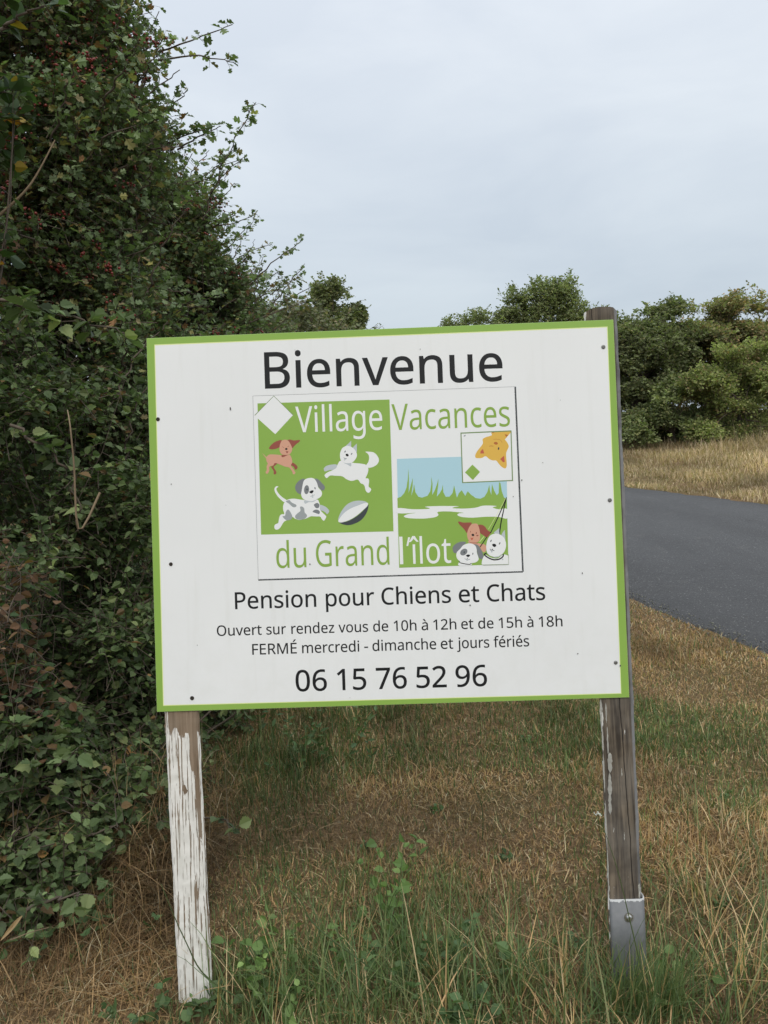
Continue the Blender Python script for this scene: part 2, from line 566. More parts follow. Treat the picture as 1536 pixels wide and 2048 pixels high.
# the big hawthorns, nearest first
shrub('hawthorn_shrub', 'tallest dark hawthorn heavy with red berries rising above the sign on the left', 'shrub', (-1.9, 4.6),
      [(-1.85, 4.5, 3.0, 0.72, 0.9, 1.15, 3), (-1.75, 4.6, 1.9, 0.85, 1.0, 1.1, 3), (-1.55, 4.7, 0.9, 0.80, 0.9, 0.9, 1.6), (-1.75, 4.5, 3.9, 0.55, 0.8, 0.55, 1.2),
       lobe_at(135, 85, 4.4, 0.42, 0.6, 0.45, 1), lobe_at(205, 310, 4.5, 0.38, 0.6, 0.5, 1), lobe_at(170, 520, 4.5, 0.5, 0.6, 0.6, 1.2), lobe_at(90, 350, 4.2, 0.5, 0.5, 0.7, 1.2), lobe_at(180, 770, 4.3, 0.5, 0.5, 0.5, 1.3), lobe_at(60, 830, 4.2, 0.5, 0.5, 0.5, 1.0)],
      8800, stems=8, berries=3800, fringe=190, leafL=0.038, gap=-0.36, twL=0.36, upb=0.35, group=HEDGE,
      sprays=[([at(290, 260, 4.5), at(330, 225, 4.5), at(378, 180, 4.5)], 13, 0.034),
              ([at(230, 150, 4.4), at(275, 95, 4.4), at(345, 72, 4.4)], 16, 0.034),
              ([at(215, 60, 4.4), at(240, 20, 4.4), at(262, 5, 4.4)], 10, 0.034),
              ([at(250, 190, 4.4), at(290, 150, 4.4), at(318, 128, 4.4)], 12, 0.034),
              ([at(310, 300, 4.7), at(372, 270, 4.7), at(432, 252, 4.7)], 14, 0.034)])
shrub('hawthorn_shrub', 'hawthorn with long bare-tipped shoots reaching into the sky above the sign corner', 'shrub', (-1.75, 6.3),
      [(-1.85, 6.2, 2.3, 0.7, 0.9, 0.95, 2), (-1.5, 6.3, 1.2, 0.80, 0.9, 1.1, 2), lobe_at(305, 425, 6.2, 0.40, 0.6, 0.48, 1.2), lobe_at(362, 575, 6.2, 0.45, 0.6, 0.5, 1.6), lobe_at(425, 665, 6.2, 0.38, 0.6, 0.5, 1.2), lobe_at(270, 330, 6.2, 0.4, 0.6, 0.4, .8)],
      6000, gap=-0.40, stems=7, berries=2200, fringe=170, group=HEDGE, leafL=0.040, twL=0.38, upb=0.35,
      sprays=[([at(405, 440, 4.9), at(445, 330, 4.9), at(490, 240, 4.9), at(514, 204, 4.9)], 30, 0.036),
              ([at(500, 570, 6.0), at(550, 520, 6.0), at(604, 482, 6.0)], 16, 0.036),
              ([at(420, 460, 5.8), at(448, 440, 5.8), at(472, 430, 5.8)], 9, 0.036),
              ([at(360, 380, 5.7), at(395, 330, 5.7), at(420, 300, 5.7)], 12, 0.036)])
shrub('hedge_shrub', 'olive green middle shrub of the hedge just over the left sign corner', 'shrub', (-1.7, 8.6),
      [(-1.85, 8.6, 1.9, 0.85, 1.0, 1.0, 3), lobe_at(425, 612, 8.6, 0.45, 0.8, 0.5, 1.5), lobe_at(498, 682, 8.6, 0.42, 0.8, 0.5, 1.5), (-1.5, 8.6, 0.9, 0.9, 1.0, 0.9, 1.5)],
      3600, gap=-0.6, twL=0.36, per=11, leafL=0.048, stems=6, berries=700, fringe=80, group=HEDGE,
      pal=[(5, (0.135, 0.165, 0.082)), (3, (0.17, 0.195, 0.10)), (1.5, (0.22, 0.18, 0.10))],
      sprays=[([at(540, 590, 8.4), at(575, 565, 8.4), at(605, 552, 8.4)], 12, 0.04), ([at(470, 520, 8.0), at(505, 500, 8.0), at(545, 488, 8.0)], 12, 0.04)])
shrub('hedge_shrub', 'low far end of the hedge with dry brown twigs below the dark far tree', 'shrub', (-1.6, 12.0),
      [(-1.9, 12.0, 2.0, 1.0, 1.2, 0.95, 2), lobe_at(600, 680, 12, 0.70, 1.0, 0.58, 2), lobe_at(680, 712, 12, 0.5, 0.9, 0.52, 1.6), (-1.3, 12, 0.9, 1.2, 1.2, 0.9, 1)],
      3600, gap=-0.6, twL=0.40, per=11, leafL=0.055, stems=8, fringe=50, group=HEDGE,
      pal=[(4, (0.145, 0.165, 0.088)), (3, (0.18, 0.185, 0.105)), (2, (0.23, 0.185, 0.115))])
shrub('hedge_shrub', 'farthest pale shrub of the hedge where it bends along the road', 'shrub', (-2.9, 17.0),
      [(-2.9, 17, 1.8, 1.2, 1.6, 1.2, 3), (-2.4, 16.5, 1.2, 1.1, 1.5, 1.0, 1)],
      1500, twL=0.55, per=11, leafL=0.06, stems=6, group=HEDGE,
      pal=[(4, (0.10, 0.125, 0.06)), (3, (0.13, 0.145, 0.075))])
# brambles and climbers in front of the hedge
BRAMBLE = 'brambles in front of the hedge'
shrub('bramble_thicket', 'dense dark bramble thicket with broad leaves left of the sign board', 'bramble', (-1.45, 3.2),
      [(-1.45, 3.25, 1.0, 0.55, 0.65, 0.85, 3), (-1.35, 3.1, 0.45, 0.55, 0.6, 0.5, 2), (-1.6, 3.2, 1.55, 0.5, 0.5, 0.55, 1.6), (-1.15, 3.5, 0.7, 0.35, 0.5, 0.7, 1.0), lobe_at(120, 1560, 2.75, 0.35, 0.35, 0.35, 1.4), lobe_at(235, 1470, 3.0, 0.26, 0.3, 0.36, 1.1), lobe_at(60, 1680, 2.45, 0.22, 0.25, 0.2, 0.7)],
      6000, gap=-0.16, twL=0.30, per=9, leafL=0.031, tmpl=T_BROAD, pal=PAL_BRM, stems=9, group=BRAMBLE, gs=4.2, droop=0.5, inner=0.35, stem_r=0.009, names=('foliage', 'canes'),
      sprays=[([at(0, 600, 2.7), at(90, 618, 2.7), at(190, 650, 2.75), at(265, 668, 2.8)], 17, 0.038),
              ([at(20, 850, 2.6), at(110, 905, 2.6), at(150, 960, 2.6), at(160, 1060, 2.6)], 14, 0.036)], fringe=70, fleaf=0.027)
shrub('bramble_thicket', 'shadowed bramble thicket at the hedge foot behind the left post', 'bramble', (-1.05, 3.75),
      [(-1.05, 3.8, 0.55, 0.42, 0.55, 0.55, 2), (-0.85, 4.0, 0.35, 0.42, 0.5, 0.42, 1), (-1.2, 3.4, 0.35, 0.4, 0.5, 0.4, 1), lobe_at(300, 1520, 3.1, 0.2, 0.3, 0.24, 0.7)],
      1700, gap=-0.5, twL=0.26, per=7, leafL=0.030, tmpl=T_BROAD, pal=PAL_BRM, stems=6, group=BRAMBLE, gs=3.0, droop=0.4, inner=0.3, stem_r=0.007, names=('foliage', 'canes'))
shrub('bramble_thicket', 'small bramble patch with ivy at the bottom left edge', 'bramble', (-1.3, 2.65),
      [(-1.3, 2.6, 0.45, 0.3, 0.35, 0.42, 2), (-1.25, 2.8, 0.25, 0.35, 0.3, 0.25, 1)],
      700, gap=-0.6, twL=0.2, per=6, leafL=0.040, tmpl=T_IVY, pal=PAL_BRM, stems=5, group=BRAMBLE, gs=3.5, droop=0.4, inner=0.3, stem_r=0.006, names=('foliage', 'canes'))
shrub('bramble_thicket', 'withered bramble tangle with rusty dead leaves at the left edge', 'bramble', (-1.25, 2.6),
      [lobe_at(10, 1230, 2.6, 0.16, 0.2, 0.32, 2), lobe_at(60, 1380, 2.6, 0.16, 0.2, 0.16, 1)],
      110, gap=-2, twL=0.26, per=6, leafL=0.030, tmpl=T_OVAL, stems=4, group=BRAMBLE, droop=0.6, inner=0.2, stem_r=0.006, names=('foliage', 'canes'), mat=M_LEAF_MATT,
      pal=[(4, (0.15, 0.085, 0.05)), (2, (0.24, 0.15, 0.09)), (3, (0.10, 0.06, 0.04)), (3, (0.06, 0.10, 0.045))])
shrub('sapling', 'leafy sapling branch with some yellow leaves at the top left corner', 'sapling', (-1.75, 3.0),
      [(-1.66, 3.0, 2.75, 0.36, 0.35, 0.55, 2), (-1.72, 3.0, 2.1, 0.34, 0.35, 0.45, 1)],
      330, twL=0.3, per=8, leafL=0.055, tmpl=T_OVAL, stems=2, gs=3, stem_r=0.012, inner=0.2,
      pal=[(5, (0.045, 0.08, 0.03)), (3, (0.07, 0.11, 0.045)), (0.8, (0.36, 0.25, 0.04)), (0.4, (0.4, 0.18, 0.03))],
      sprays=[([at(0, 60, 2.6), at(50, 25, 2.6), at(95, 10, 2.6)], 9, 0.040)])

# ------------------------------------------------------------------ trees
def tree(name, label, base, height, lobes, ntw, pal, twL, leafL, per=9, group=None, gap=-0.25, gs=0.9, inner=0.4, trunk_r=0.12, cat='tree', tmpl=T_BIT, limbs=16):
    bx, by = base
    bz = float(zg(bx, by))
    org = np.array([bx, by, bz])
    root = empty(name, tuple(org))
    lw = np.array([l[6] for l in lobes], float)
    li = rng.choice(len(lobes), ntw * 2, p=lw / lw.sum())
    La = np.array([l[:6] for l in lobes])[li]
    d = rand_dir(ntw * 2)
    r = inner + (1 - inner) * rng.uniform(0, 1, ntw * 2) ** 0.7
    P0 = La[:, :3] + d * La[:, 3:]
    P = La[:, :3] + d * La[:, 3:] * (r * (1 + 0.20 * wob(P0, gs * 1.6) + 0.13 * wob(P0, gs * 4) + 0.10 * rng.normal(size=len(P0)).clip(-1, 2)))[:, None]
    ok = (wob(P, gs * 1.7) > gap) & (P[:, 2] > zg(P[:, 0], P[:, 1]) + 0.05)
    P, O = P[ok][:ntw], unit(d / La[:, 3:])[ok][:ntw]
    n = len(P)
    L = twL * rng.uniform(0.5, 1.4, n)
    td = unit(0.8 * O + np.array([0, 0, 0.35]) + 0.6 * rng.normal(size=(n, 3)))
    clump = (0.30 * wob(P, gs * 2.2))[:, None]
    leaf, tw = twig_leaves(P - td * L[:, None] * 0.6, td, L, per, leafL, tmpl, pal, 0.15, 0.004, 0.9, 0.45, 0.18, 0.8)
    V, Fs, C = join([leaf])
    C = C * (1 + np.repeat(np.repeat(clump, per, 0), len(tmpl[0]), 0)).clip(0.6, 1.5)
    link('crown', mesh_np('crown', V - org, Fs, C), root, [M_LEAF_MATT])
    # tapered trunk with limbs into the crown
    top = np.mean([l[:3] for l in lobes], 0)
    m = 8
    t = np.linspace(0, 1, m)
    ends = P[rng.choice(n, limbs, replace=False)]
    PLs, Rs = [], []
    tr = org[None] * (1 - t)[:, None] + top[None] * t[:, None] + np.concatenate([rng.normal(0, 0.05, (m, 2)), np.zeros((m, 1))], 1)
    tr[0] = org - np.array([0, 0, 0.1])
    PLs.append(tr); Rs.append(trunk_r * (1.15 - 0.8 * t))
    for e_ in ends:
        s = rng.uniform(0.25, 0.95)
        p0 = org * (1 - s) + top * s
        mid = p0 * 0.5 + e_ * 0.5 + np.array([0, 0, 0.12 * height * rng.uniform(0, 1)])
        PLs.append(p0[None] * ((1 - t) ** 2)[:, None] + mid[None] * (2 * t * (1 - t))[:, None] + e_[None] * (t ** 2)[:, None])
        Rs.append(trunk_r * 0.4 * (1.05 - 0.9 * t))
    v_, f_ = tubes(np.array(PLs), np.array(Rs), 7)
    V, Fs, _ = join([(v_, [f_], v_), (tw[0], [tw[1]], tw[0])])
    link('trunk', mesh_np('trunk', V - org, Fs, smooth=True), root, [M_BARK])
    return tag(root, label, cat, group)

ROW = 'trees and bushes along the far side of the road'
G_DARK = [(5, (0.175, 0.203, 0.102)), (4, (0.213, 0.236, 0.118)), (1.5, (0.263, 0.248, 0.120))]
G_MID = [(4, (0.188, 0.224, 0.107)), (4, (0.239, 0.272, 0.127)), (1.5, (0.314, 0.314, 0.151))]
G_LIGHT = [(4, (0.239, 0.281, 0.108)), (4, (0.308, 0.339, 0.133)), (2, (0.401, 0.397, 0.173)), (0.8, (0.384, 0.289, 0.145))]
G_RUST = [(3, (0.276, 0.252, 0.127)), (2.4, (0.336, 0.263, 0.143)), (1.2, (0.408, 0.274, 0.154)), (4, (0.240, 0.263, 0.121))]
tree('roadside_tree', 'dark green round tree directly right of the sign post', (6.9, 23.5), 4,
     [lobe_at(1280, 745, 23.5, 1.2, 1.3, 1.25, 3), lobe_at(1300, 690, 23.5, 0.85, 1.0, 0.85, 1.5), lobe_at(1345, 640, 23.8, 0.5, 0.6, 0.62, 0.9), lobe_at(1375, 690, 24, 0.9, 0.8, 0.95, 1.6), lobe_at(1300, 655, 23.8, 0.6, 0.7, 0.5, 1.0),
      lobe_at(1290, 830, 23.2, 1.2, 1.2, 0.9, 2), lobe_at(1235, 690, 23.5, 0.7, 0.8, 0.7, 0.8)], 8000, G_DARK, 0.42, 0.080, group=ROW)
tree('roadside_tree', 'tall rust tinged tree with bare twigs on its top behind the light green bush', (9.6, 24.5), 5,
     [lobe_at(1440, 690, 24.5, 1.5, 1.4, 1.2, 3), lobe_at(1470, 640, 24.5, 1.05, 1.1, 0.85, 2), lobe_at(1530, 690, 24.5, 1.1, 1.2, 1.2, 2),
      lobe_at(1390, 770, 24.2, 1.0, 1.1, 1.1, 2), lobe_at(1480, 800, 24.5, 1.6, 1.3, 1.2, 2), lobe_at(1395, 665, 24.6, 0.8, 1.0, 0.85, 1.4), lobe_at(1600, 740, 24.8, 1.2, 1.2, 1.4, 1.5), lobe_at(1430, 855, 25, 2.2, 1.0, 0.8, 2), lobe_at(1600, 850, 25, 1.6, 1.0, 0.9, 1.2)], 12000, G_RUST, 0.5, 0.080, group=ROW, gap=-0.15, limbs=30)
tree('roadside_bush', 'light green bush on the bank at the right picture edge', (9.2, 21.8), 3.4,
     [lobe_at(1480, 760, 21.8, 1.1, 1.0, 0.95, 3), lobe_at(1420, 800, 21.6, 0.75, 0.8, 0.75, 2), lobe_at(1530, 730, 21.8, 0.8, 0.8, 0.7, 1.5), lobe_at(1440, 850, 21.5, 1.2, 0.9, 0.55, 2),
      lobe_at(1560, 800, 21.8, 1.2, 1.1, 1.2, 2), lobe_at(1520, 860, 21.6, 1.3, 0.9, 0.6, 1.6)], 10500, G_LIGHT, 0.42, 0.070, group=ROW, cat='bush', trunk_r=0.06)
tree('roadside_bush', 'low dark bush at the foot of the rust tinged tree', (7.9, 22.4), 2.6,
     [lobe_at(1345, 810, 22.4, 0.8, 0.8, 0.8, 2), lobe_at(1370, 850, 22.2, 0.9, 0.8, 0.5, 1.5), lobe_at(1300, 855, 22.2, 0.9, 0.8, 0.45, 1)], 1700, G_MID, 0.36, 0.075, group=ROW, cat='bush', trunk_r=0.05)
tree('roadside_tree', 'far open crowned tree showing above the top edge of the sign', (6.6, 38), 8,
     [lobe_at(1030, 612, 38, 0.75, 1.0, 0.85, 1.4), lobe_at(1085, 600, 38, 0.7, 1.0, 0.9, 1.4), lobe_at(1125, 590, 38, 0.7, 1.0, 0.8, 1.4), lobe_at(1140, 635, 38, 0.9, 1.2, 0.8, 1.4), lobe_at(1010, 650, 38, 1.1, 1.2, 0.6, 1.5),
      lobe_at(960, 640, 38, 0.95, 1.2, 0.55, 1.5), lobe_at(910, 655, 38, 0.7, 1.2, 0.5, 1.2), lobe_at(1185, 640, 38, 0.7, 1.2, 0.6, 1.0), lobe_at(1080, 660, 38, 1.6, 1.4, 0.7, 1.6),
      lobe_at(1060, 740, 38, 3.4, 2.0, 1.6, 4), lobe_at(1000, 790, 38, 3.4, 2.0, 1.4, 2)], 5200, G_MID, 0.62, 0.105, per=9, group=ROW, gap=-0.1, gs=1.3, trunk_r=0.2, limbs=30)
tree('roadside_tree', 'dark far tree standing clear over the low end of the hedge', (-2.0, 34), 7.5,
     [lobe_at(655, 590, 34, 0.75, 0.9, 0.75, 2), lobe_at(635, 625, 34, 0.6, 0.8, 0.6, 1), lobe_at(700, 640, 34, 0.72, 0.8, 0.6, 1.4), lobe_at(715, 625, 34, 0.25, 0.4, 0.4, 0.4),
      lobe_at(670, 690, 34, 1.6, 1.4, 1.3, 3), lobe_at(670, 760, 34, 1.7, 1.5, 1.5, 2)], 3000, G_DARK, 0.5, 0.12, group=ROW, gap=-0.5, trunk_r=0.18)

# ------------------------------------------------------------------ the sign
# letter outlines: advance width and bezier points (x y, left handle, right handle) in thousandths
G={
'-':(258,['32 184 97 184 32 204 32 246 32 225 97 246 226 246 161 246 226 225 226 184 226 204 161 184']),
'0':(459,['419 287 419 349 419 241 409 163 416 199 402 126 376 70 391 96 360 45 316 12 341 25 292 -1 229 -8 263 -8 186 -8 122 27 150 4 94 51 60 129 73 85 46 173 39 287 39 226 39 349 58 446 46 402 71 490 119 547 91 523 146 570 229 581 183 581 271 581 335 547 307 570 364 523 399 446 385 490 412 402','110 287 110 339 110 235 121 156 114 191 129 122 159 78 142 96 177 61 229 52 200 52 257 52 298 78 281 61 315 95 336 156 328 121 344 191 348 287 348 235 348 339 336 417 344 383 328 452 298 495 315 478 281 513 229 521 257 521 200 521 159 495 177 513 142 478 121 417 129 452 114 383']),
'1':(459,['285 0 285 191 262 0 216 0 239 0 216 133 216 400 216 267 216 416 216 439 216 429 216 450 217 470 217 460 218 479 219 499 218 489 210 490 196 477 203 483 189 471 169 455 180 464 149 438 108 405 129 422 96 421 71 452 84 437 123 492 226 573 175 532 246 573 285 573 265 573 285 382']),
'2':(459,['417 0 417 21 291 0 38 0 165 0 38 20 38 59 38 39 88 109 188 210 138 160 217 239 261 287 242 265 281 310 306 353 296 332 316 375 322 424 322 399 322 456 294 496 312 480 275 512 221 520 250 520 193 520 147 506 168 516 126 496 83 466 105 483 70 482 45 513 57 497 60 526 94 548 76 538 112 558 153 572 132 566 174 578 221 581 196 581 256 581 313 562 287 574 338 550 372 510 358 532 387 487 394 428 394 460 394 398 375 344 388 370 363 318 324 267 346 292 302 241 247 185 276 214 207 146 128 67 167 107 128 66 128 64 128 65 224 64 417 64 321 64 417 43']),
'5':(459,['221 351 202 351 260 351 322 331 294 345 351 318 389 274 374 299 405 249 413 183 413 219 413 143 387 81 404 109 370 52 314 15 346 30 282 0 199 -8 244 -8 169 -8 116 0 142 -5 90 5 51 23 68 13 51 45 51 90 51 68 70 78 121 62 93 69 148 55 200 52 175 52 228 52 274 65 253 57 295 74 323 106 311 88 335 125 341 176 341 148 341 213 306 262 329 242 283 282 197 292 247 292 182 292 146 288 165 291 127 285 99 280 111 283 88 287 64 302 76 295 71 392 86 573 79 482 182 573 373 573 277 573 373 551 373 508 373 530 297 508 146 508 222 508 141 453 132 342 137 398 141 344 169 348 154 346 185 350']),
'6':(459,['44 245 44 202 44 278 51 342 46 310 55 374 75 433 63 405 86 462 121 510 101 487 141 532 196 562 166 549 226 574 306 581 263 581 318 581 344 579 330 580 357 578 377 573 368 576 377 553 377 513 377 533 367 516 344 520 356 519 332 522 308 523 320 523 271 523 216 504 240 517 191 492 158 454 172 475 143 433 127 380 133 408 120 352 115 291 116 323 116 291 119 291 118 291 128 304 150 326 138 315 162 336 194 350 177 344 212 356 255 358 232 358 288 358 342 338 317 352 367 324 400 279 386 305 414 253 421 184 421 221 421 145 399 82 414 111 384 53 336 15 363 31 309 0 239 -8 276 -8 212 -8 163 7 186 -3 139 17 101 54 119 33 83 75 59 133 69 101 49 165','238 51 218 51 272 51 320 84 299 62 341 105 351 184 351 139 351 221 324 271 342 250 305 292 241 303 277 303 215 303 175 287 194 298 156 277 131 248 142 264 121 232 115 198 115 215 115 180 123 146 118 163 128 129 146 99 136 113 157 84 185 64 170 73 200 56']),
'7':(459,['109 0 135 0 187 169 344 508 266 339 241 508 35 508 138 508 35 530 35 573 35 551 163 573 419 573 291 573 419 554 419 518 419 536 342 345 187 0 264 173 161 0']),
'8':(459,['229 581 196 581 262 581 318 565 292 575 343 555 378 519 363 539 393 499 400 443 400 473 400 420 385 383 395 400 375 366 346 338 362 351 329 325 291 303 311 313 315 292 355 265 336 279 374 251 401 216 390 234 413 197 419 148 419 175 419 116 395 65 411 89 380 42 330 11 358 24 302 -2 231 -8 269 -8 190 -8 126 10 155 -2 98 23 61 63 76 40 47 86 39 146 39 113 39 172 56 214 45 195 67 233 99 264 81 250 118 278 158 299 137 289 139 310 107 336 122 322 92 349 71 383 80 365 62 400 58 444 58 421 58 474 80 518 65 498 95 538 141 565 115 554 167 575','108 145 108 165 108 117 138 76 118 94 158 57 229 48 188 48 268 48 319 76 298 57 339 94 350 148 350 118 350 166 335 197 345 183 325 211 293 235 311 224 275 246 229 265 254 256 225 267 217 270 221 269 193 260 157 237 173 249 141 226 121 197 129 212 112 182','228 524 259 524 198 524 155 502 174 517 136 488 127 441 127 468 127 421 141 391 131 405 150 378 179 357 163 367 195 348 232 330 213 339 250 338 282 357 267 347 297 366 317 392 308 378 326 405 330 441 330 422 330 468 302 502 321 488 284 517']),
'9':(459,['417 328 417 371 417 295 410 231 415 263 406 198 387 139 398 168 375 111 340 63 360 85 320 41 265 11 295 23 234 -2 154 -8 197 -8 143 -8 117 -6 131 -7 103 -5 82 0 91 -3 82 20 82 60 82 40 91 57 115 53 103 54 128 51 152 50 141 50 190 50 245 68 221 56 269 80 303 118 289 97 318 139 334 192 328 164 341 220 346 281 345 250 344 281 341 281 342 281 333 268 310 247 323 257 298 237 266 223 283 229 248 217 204 214 228 214 172 214 118 235 143 221 93 248 61 294 74 268 47 319 40 387 40 350 40 427 63 491 48 462 78 520 127 557 99 542 154 573 223 581 186 581 250 581 299 565 276 575 323 555 361 518 343 539 379 497 402 439 392 471 412 408','223 521 243 521 190 521 142 488 163 510 120 466 110 388 110 433 110 351 137 301 119 322 155 280 220 269 182 269 245 269 286 285 268 275 305 296 330 325 320 309 340 341 346 374 346 357 346 392 338 426 343 409 333 444 315 474 325 460 305 488 277 508 292 500 261 517']),
'B':(521,['241 573 187 573 313 573 404 541 367 562 440 520 459 431 459 483 459 408 446 371 455 388 438 354 409 328 426 339 393 316 350 304 373 308 350 303 350 300 350 301 374 296 415 279 395 289 435 269 461 236 450 254 472 217 478 163 478 193 478 128 454 74 470 99 438 50 385 19 415 31 356 6 279 0 320 0 212 0 78 0 145 0 78 191 78 573 78 382 132 573','256 329 221 329 305 329 357 352 339 337 375 368 384 423 384 392 384 454 351 490 373 477 329 504 245 511 293 511 213 511 150 511 182 511 150 450 150 329 150 389 185 329','150 269 187 269 150 199 150 61 150 130 188 61 265 61 227 61 316 61 371 91 352 71 391 110 401 168 401 136 401 189 388 221 397 206 379 236 344 256 364 248 323 265 260 269 295 269 223 269']),
'C':(507,['323 517 349 517 293 517 241 502 265 512 216 491 178 456 195 476 161 436 139 383 148 412 130 354 125 286 125 322 125 239 147 164 132 198 162 129 213 83 184 102 242 65 322 55 279 55 348 55 394 62 371 57 416 66 460 78 438 71 460 57 460 15 460 36 438 7 393 -2 416 1 371 -6 312 -8 343 -8 254 -8 166 28 205 4 127 52 78 131 98 86 59 175 49 287 49 227 49 330 67 406 55 370 79 442 120 499 97 473 143 525 206 559 172 545 240 574 324 581 280 581 353 581 409 572 382 578 436 566 482 547 461 558 472 527 453 486 463 506 435 494 394 508 416 501 372 514']),
'E':(446,['398 0 398 21 291 0 78 0 184 0 78 191 78 573 78 382 184 573 398 573 291 573 398 551 398 509 398 530 315 509 150 509 233 509 150 450 150 330 150 390 228 330 383 330 306 330 383 310 383 268 383 289 306 268 150 268 228 268 150 200 150 63 150 132 233 63 398 63 315 63 398 42']),
'F':(416,['150 0 150 81 126 0 78 0 102 0 78 191 78 573 78 382 184 573 398 573 291 573 398 551 398 509 398 530 315 509 150 509 233 509 150 442 150 306 150 374 227 306 383 306 305 306 383 285 383 243 383 264 305 243 150 243 227 243 150 162']),
'G':(584,['326 302 326 281 392 302 524 302 458 302 524 209 524 22 524 115 493 11 431 -1 462 4 399 -6 323 -8 363 -8 264 -8 173 28 214 4 133 51 81 130 102 85 59 174 49 286 49 226 49 346 84 442 61 398 108 486 186 544 142 520 230 568 346 581 283 581 378 581 437 572 408 578 465 566 516 547 492 558 507 526 489 484 498 505 469 493 421 508 446 501 395 514 342 517 369 517 296 517 225 489 257 508 192 470 150 409 167 444 133 375 124 286 124 334 124 241 146 166 132 201 161 131 216 84 184 103 247 64 340 55 289 55 365 55 404 59 387 56 422 61 452 68 438 64 452 125 452 238 452 182 410 238 326 238 368 238 326 260']),
'M':(728,['330 0 350 0 268 167 142 502 205 335 141 502 139 502 140 502 140 491 142 461 141 478 142 445 144 407 143 426 144 387 144 347 144 368 144 231 144 0 144 116 122 0 78 0 100 0 78 191 78 573 78 382 113 573 184 573 149 573 243 416 361 103 302 260 362 103 364 103 363 103 424 260 544 573 484 416 579 573 650 573 614 573 650 382 650 0 650 191 626 0 578 0 602 0 578 117 578 352 578 235 578 371 579 408 578 389 580 426 581 460 580 444 582 476 584 501 583 490 583 501 581 501 582 501 517 334 390 0 453 167 370 0']),
'O':(626,['577 287 577 346 577 243 561 166 572 202 549 130 510 73 533 99 488 47 428 13 461 27 395 -1 314 -8 357 -8 269 -8 196 13 230 -1 163 27 114 73 136 47 92 99 65 167 76 130 54 203 49 288 49 244 49 347 78 442 59 398 97 486 166 545 126 520 205 569 314 581 254 581 372 581 459 545 420 569 498 521 547 442 527 486 567 398','125 287 125 335 125 239 145 163 132 198 159 128 207 83 179 101 235 64 314 55 271 55 357 55 420 83 392 64 447 101 481 163 468 128 495 198 501 287 501 239 501 359 456 457 486 416 426 498 314 518 379 518 271 518 207 490 235 509 179 472 145 411 159 445 132 377']),
'P':(485,['229 573 179 573 304 573 393 528 359 558 427 499 444 404 444 458 444 381 433 336 440 358 425 315 395 278 412 295 377 261 324 238 353 248 295 228 216 223 258 223 194 223 150 223 172 223 150 149 150 0 150 74 126 0 78 0 102 0 78 191 78 573 78 382 128 573','223 511 274 511 199 511 150 511 174 511 150 435 150 285 150 360 169 285 208 285 188 285 244 285 298 296 274 289 322 304 352 334 340 316 364 351 370 401 370 373 370 438 334 484 358 465 311 502']),
'R':(499,['236 573 183 573 283 573 353 555 323 567 384 543 422 500 407 524 437 476 444 410 444 446 444 379 427 334 439 354 416 313 385 285 402 297 367 273 330 257 349 264 382 171 487 0 434 86 459 0 403 0 431 0 356 79 264 237 310 158 226 237 150 237 188 237 150 158 150 0 150 79 126 0 78 0 102 0 78 191 78 573 78 382 130 573','232 510 263 510 204 510 150 510 177 510 150 439 150 298 150 368 179 298 236 298 207 298 282 298 338 325 316 307 359 344 370 407 370 371 370 432 355 467 365 452 345 482 310 500 330 493 289 507']),
'V':(481,['481 573 456 573 413 382 277 0 345 191 253 0 204 0 229 0 136 191 0 573 68 382 25 573 75 573 50 573 118 450 204 205 161 328 210 190 220 160 215 175 224 146 231 119 228 132 235 106 241 80 238 93 243 93 250 119 246 106 253 133 262 161 257 147 266 176 277 207 271 191 319 329 405 573 362 451 430 573']),
'a':(450,['231 437 203 437 283 437 347 403 322 426 372 380 385 293 385 343 385 195 385 0 385 98 368 0 334 0 351 0 329 20 320 61 325 41 319 61 317 61 318 61 304 45 279 22 292 32 266 12 234 -1 251 4 217 -6 172 -8 196 -8 147 -8 103 6 124 -3 82 15 55 48 66 29 43 67 37 119 37 91 37 162 87 219 54 195 121 242 243 257 173 254 267 257 316 259 292 258 316 268 316 285 316 276 316 321 293 359 308 345 277 373 227 380 255 380 204 380 163 370 183 377 142 363 106 347 123 356 99 365 84 400 91 383 103 410 151 426 125 419 176 433','252 208 273 209 198 206 141 182 161 197 120 167 110 119 110 146 110 95 132 66 117 77 147 55 188 49 165 49 225 49 279 79 255 59 303 99 315 172 315 130 315 184 315 210 315 197 294 209']),
'c':(385,['241 -8 265 -8 203 -8 139 15 169 0 109 31 69 87 86 55 53 120 44 213 44 162 44 265 71 342 53 308 88 375 142 415 112 399 173 430 245 438 207 438 267 438 309 431 288 436 329 426 358 415 346 421 351 395 337 356 344 376 324 361 292 370 309 365 275 374 244 376 259 376 215 376 172 358 191 370 154 345 131 303 140 327 122 279 117 213 117 249 117 179 131 126 122 150 140 102 172 71 153 84 190 59 240 53 213 53 263 53 302 60 284 55 320 65 351 78 336 71 351 57 351 15 351 36 337 8 304 -2 321 2 286 -6']),
'd':(493,['221 -8 243 -8 167 -8 92 48 124 11 60 85 44 214 44 140 44 288 93 381 60 344 125 419 221 438 168 438 244 438 280 429 263 435 296 424 323 407 311 416 335 397 354 374 346 386 356 374 359 374 358 374 359 381 356 405 358 392 355 419 354 438 354 430 354 495 354 609 354 552 378 609 425 609 401 609 425 406 425 0 425 203 406 0 368 0 387 0 365 19 358 58 361 38 357 58 354 58 356 58 346 45 323 24 335 34 311 15 279 1 296 7 263 -5','232 51 193 51 277 51 328 88 309 63 346 113 355 200 355 150 355 205 355 213 355 209 355 267 329 336 346 308 311 365 231 379 279 379 193 379 146 334 165 364 127 304 117 213 117 263 117 161 146 93 127 121 165 65']),
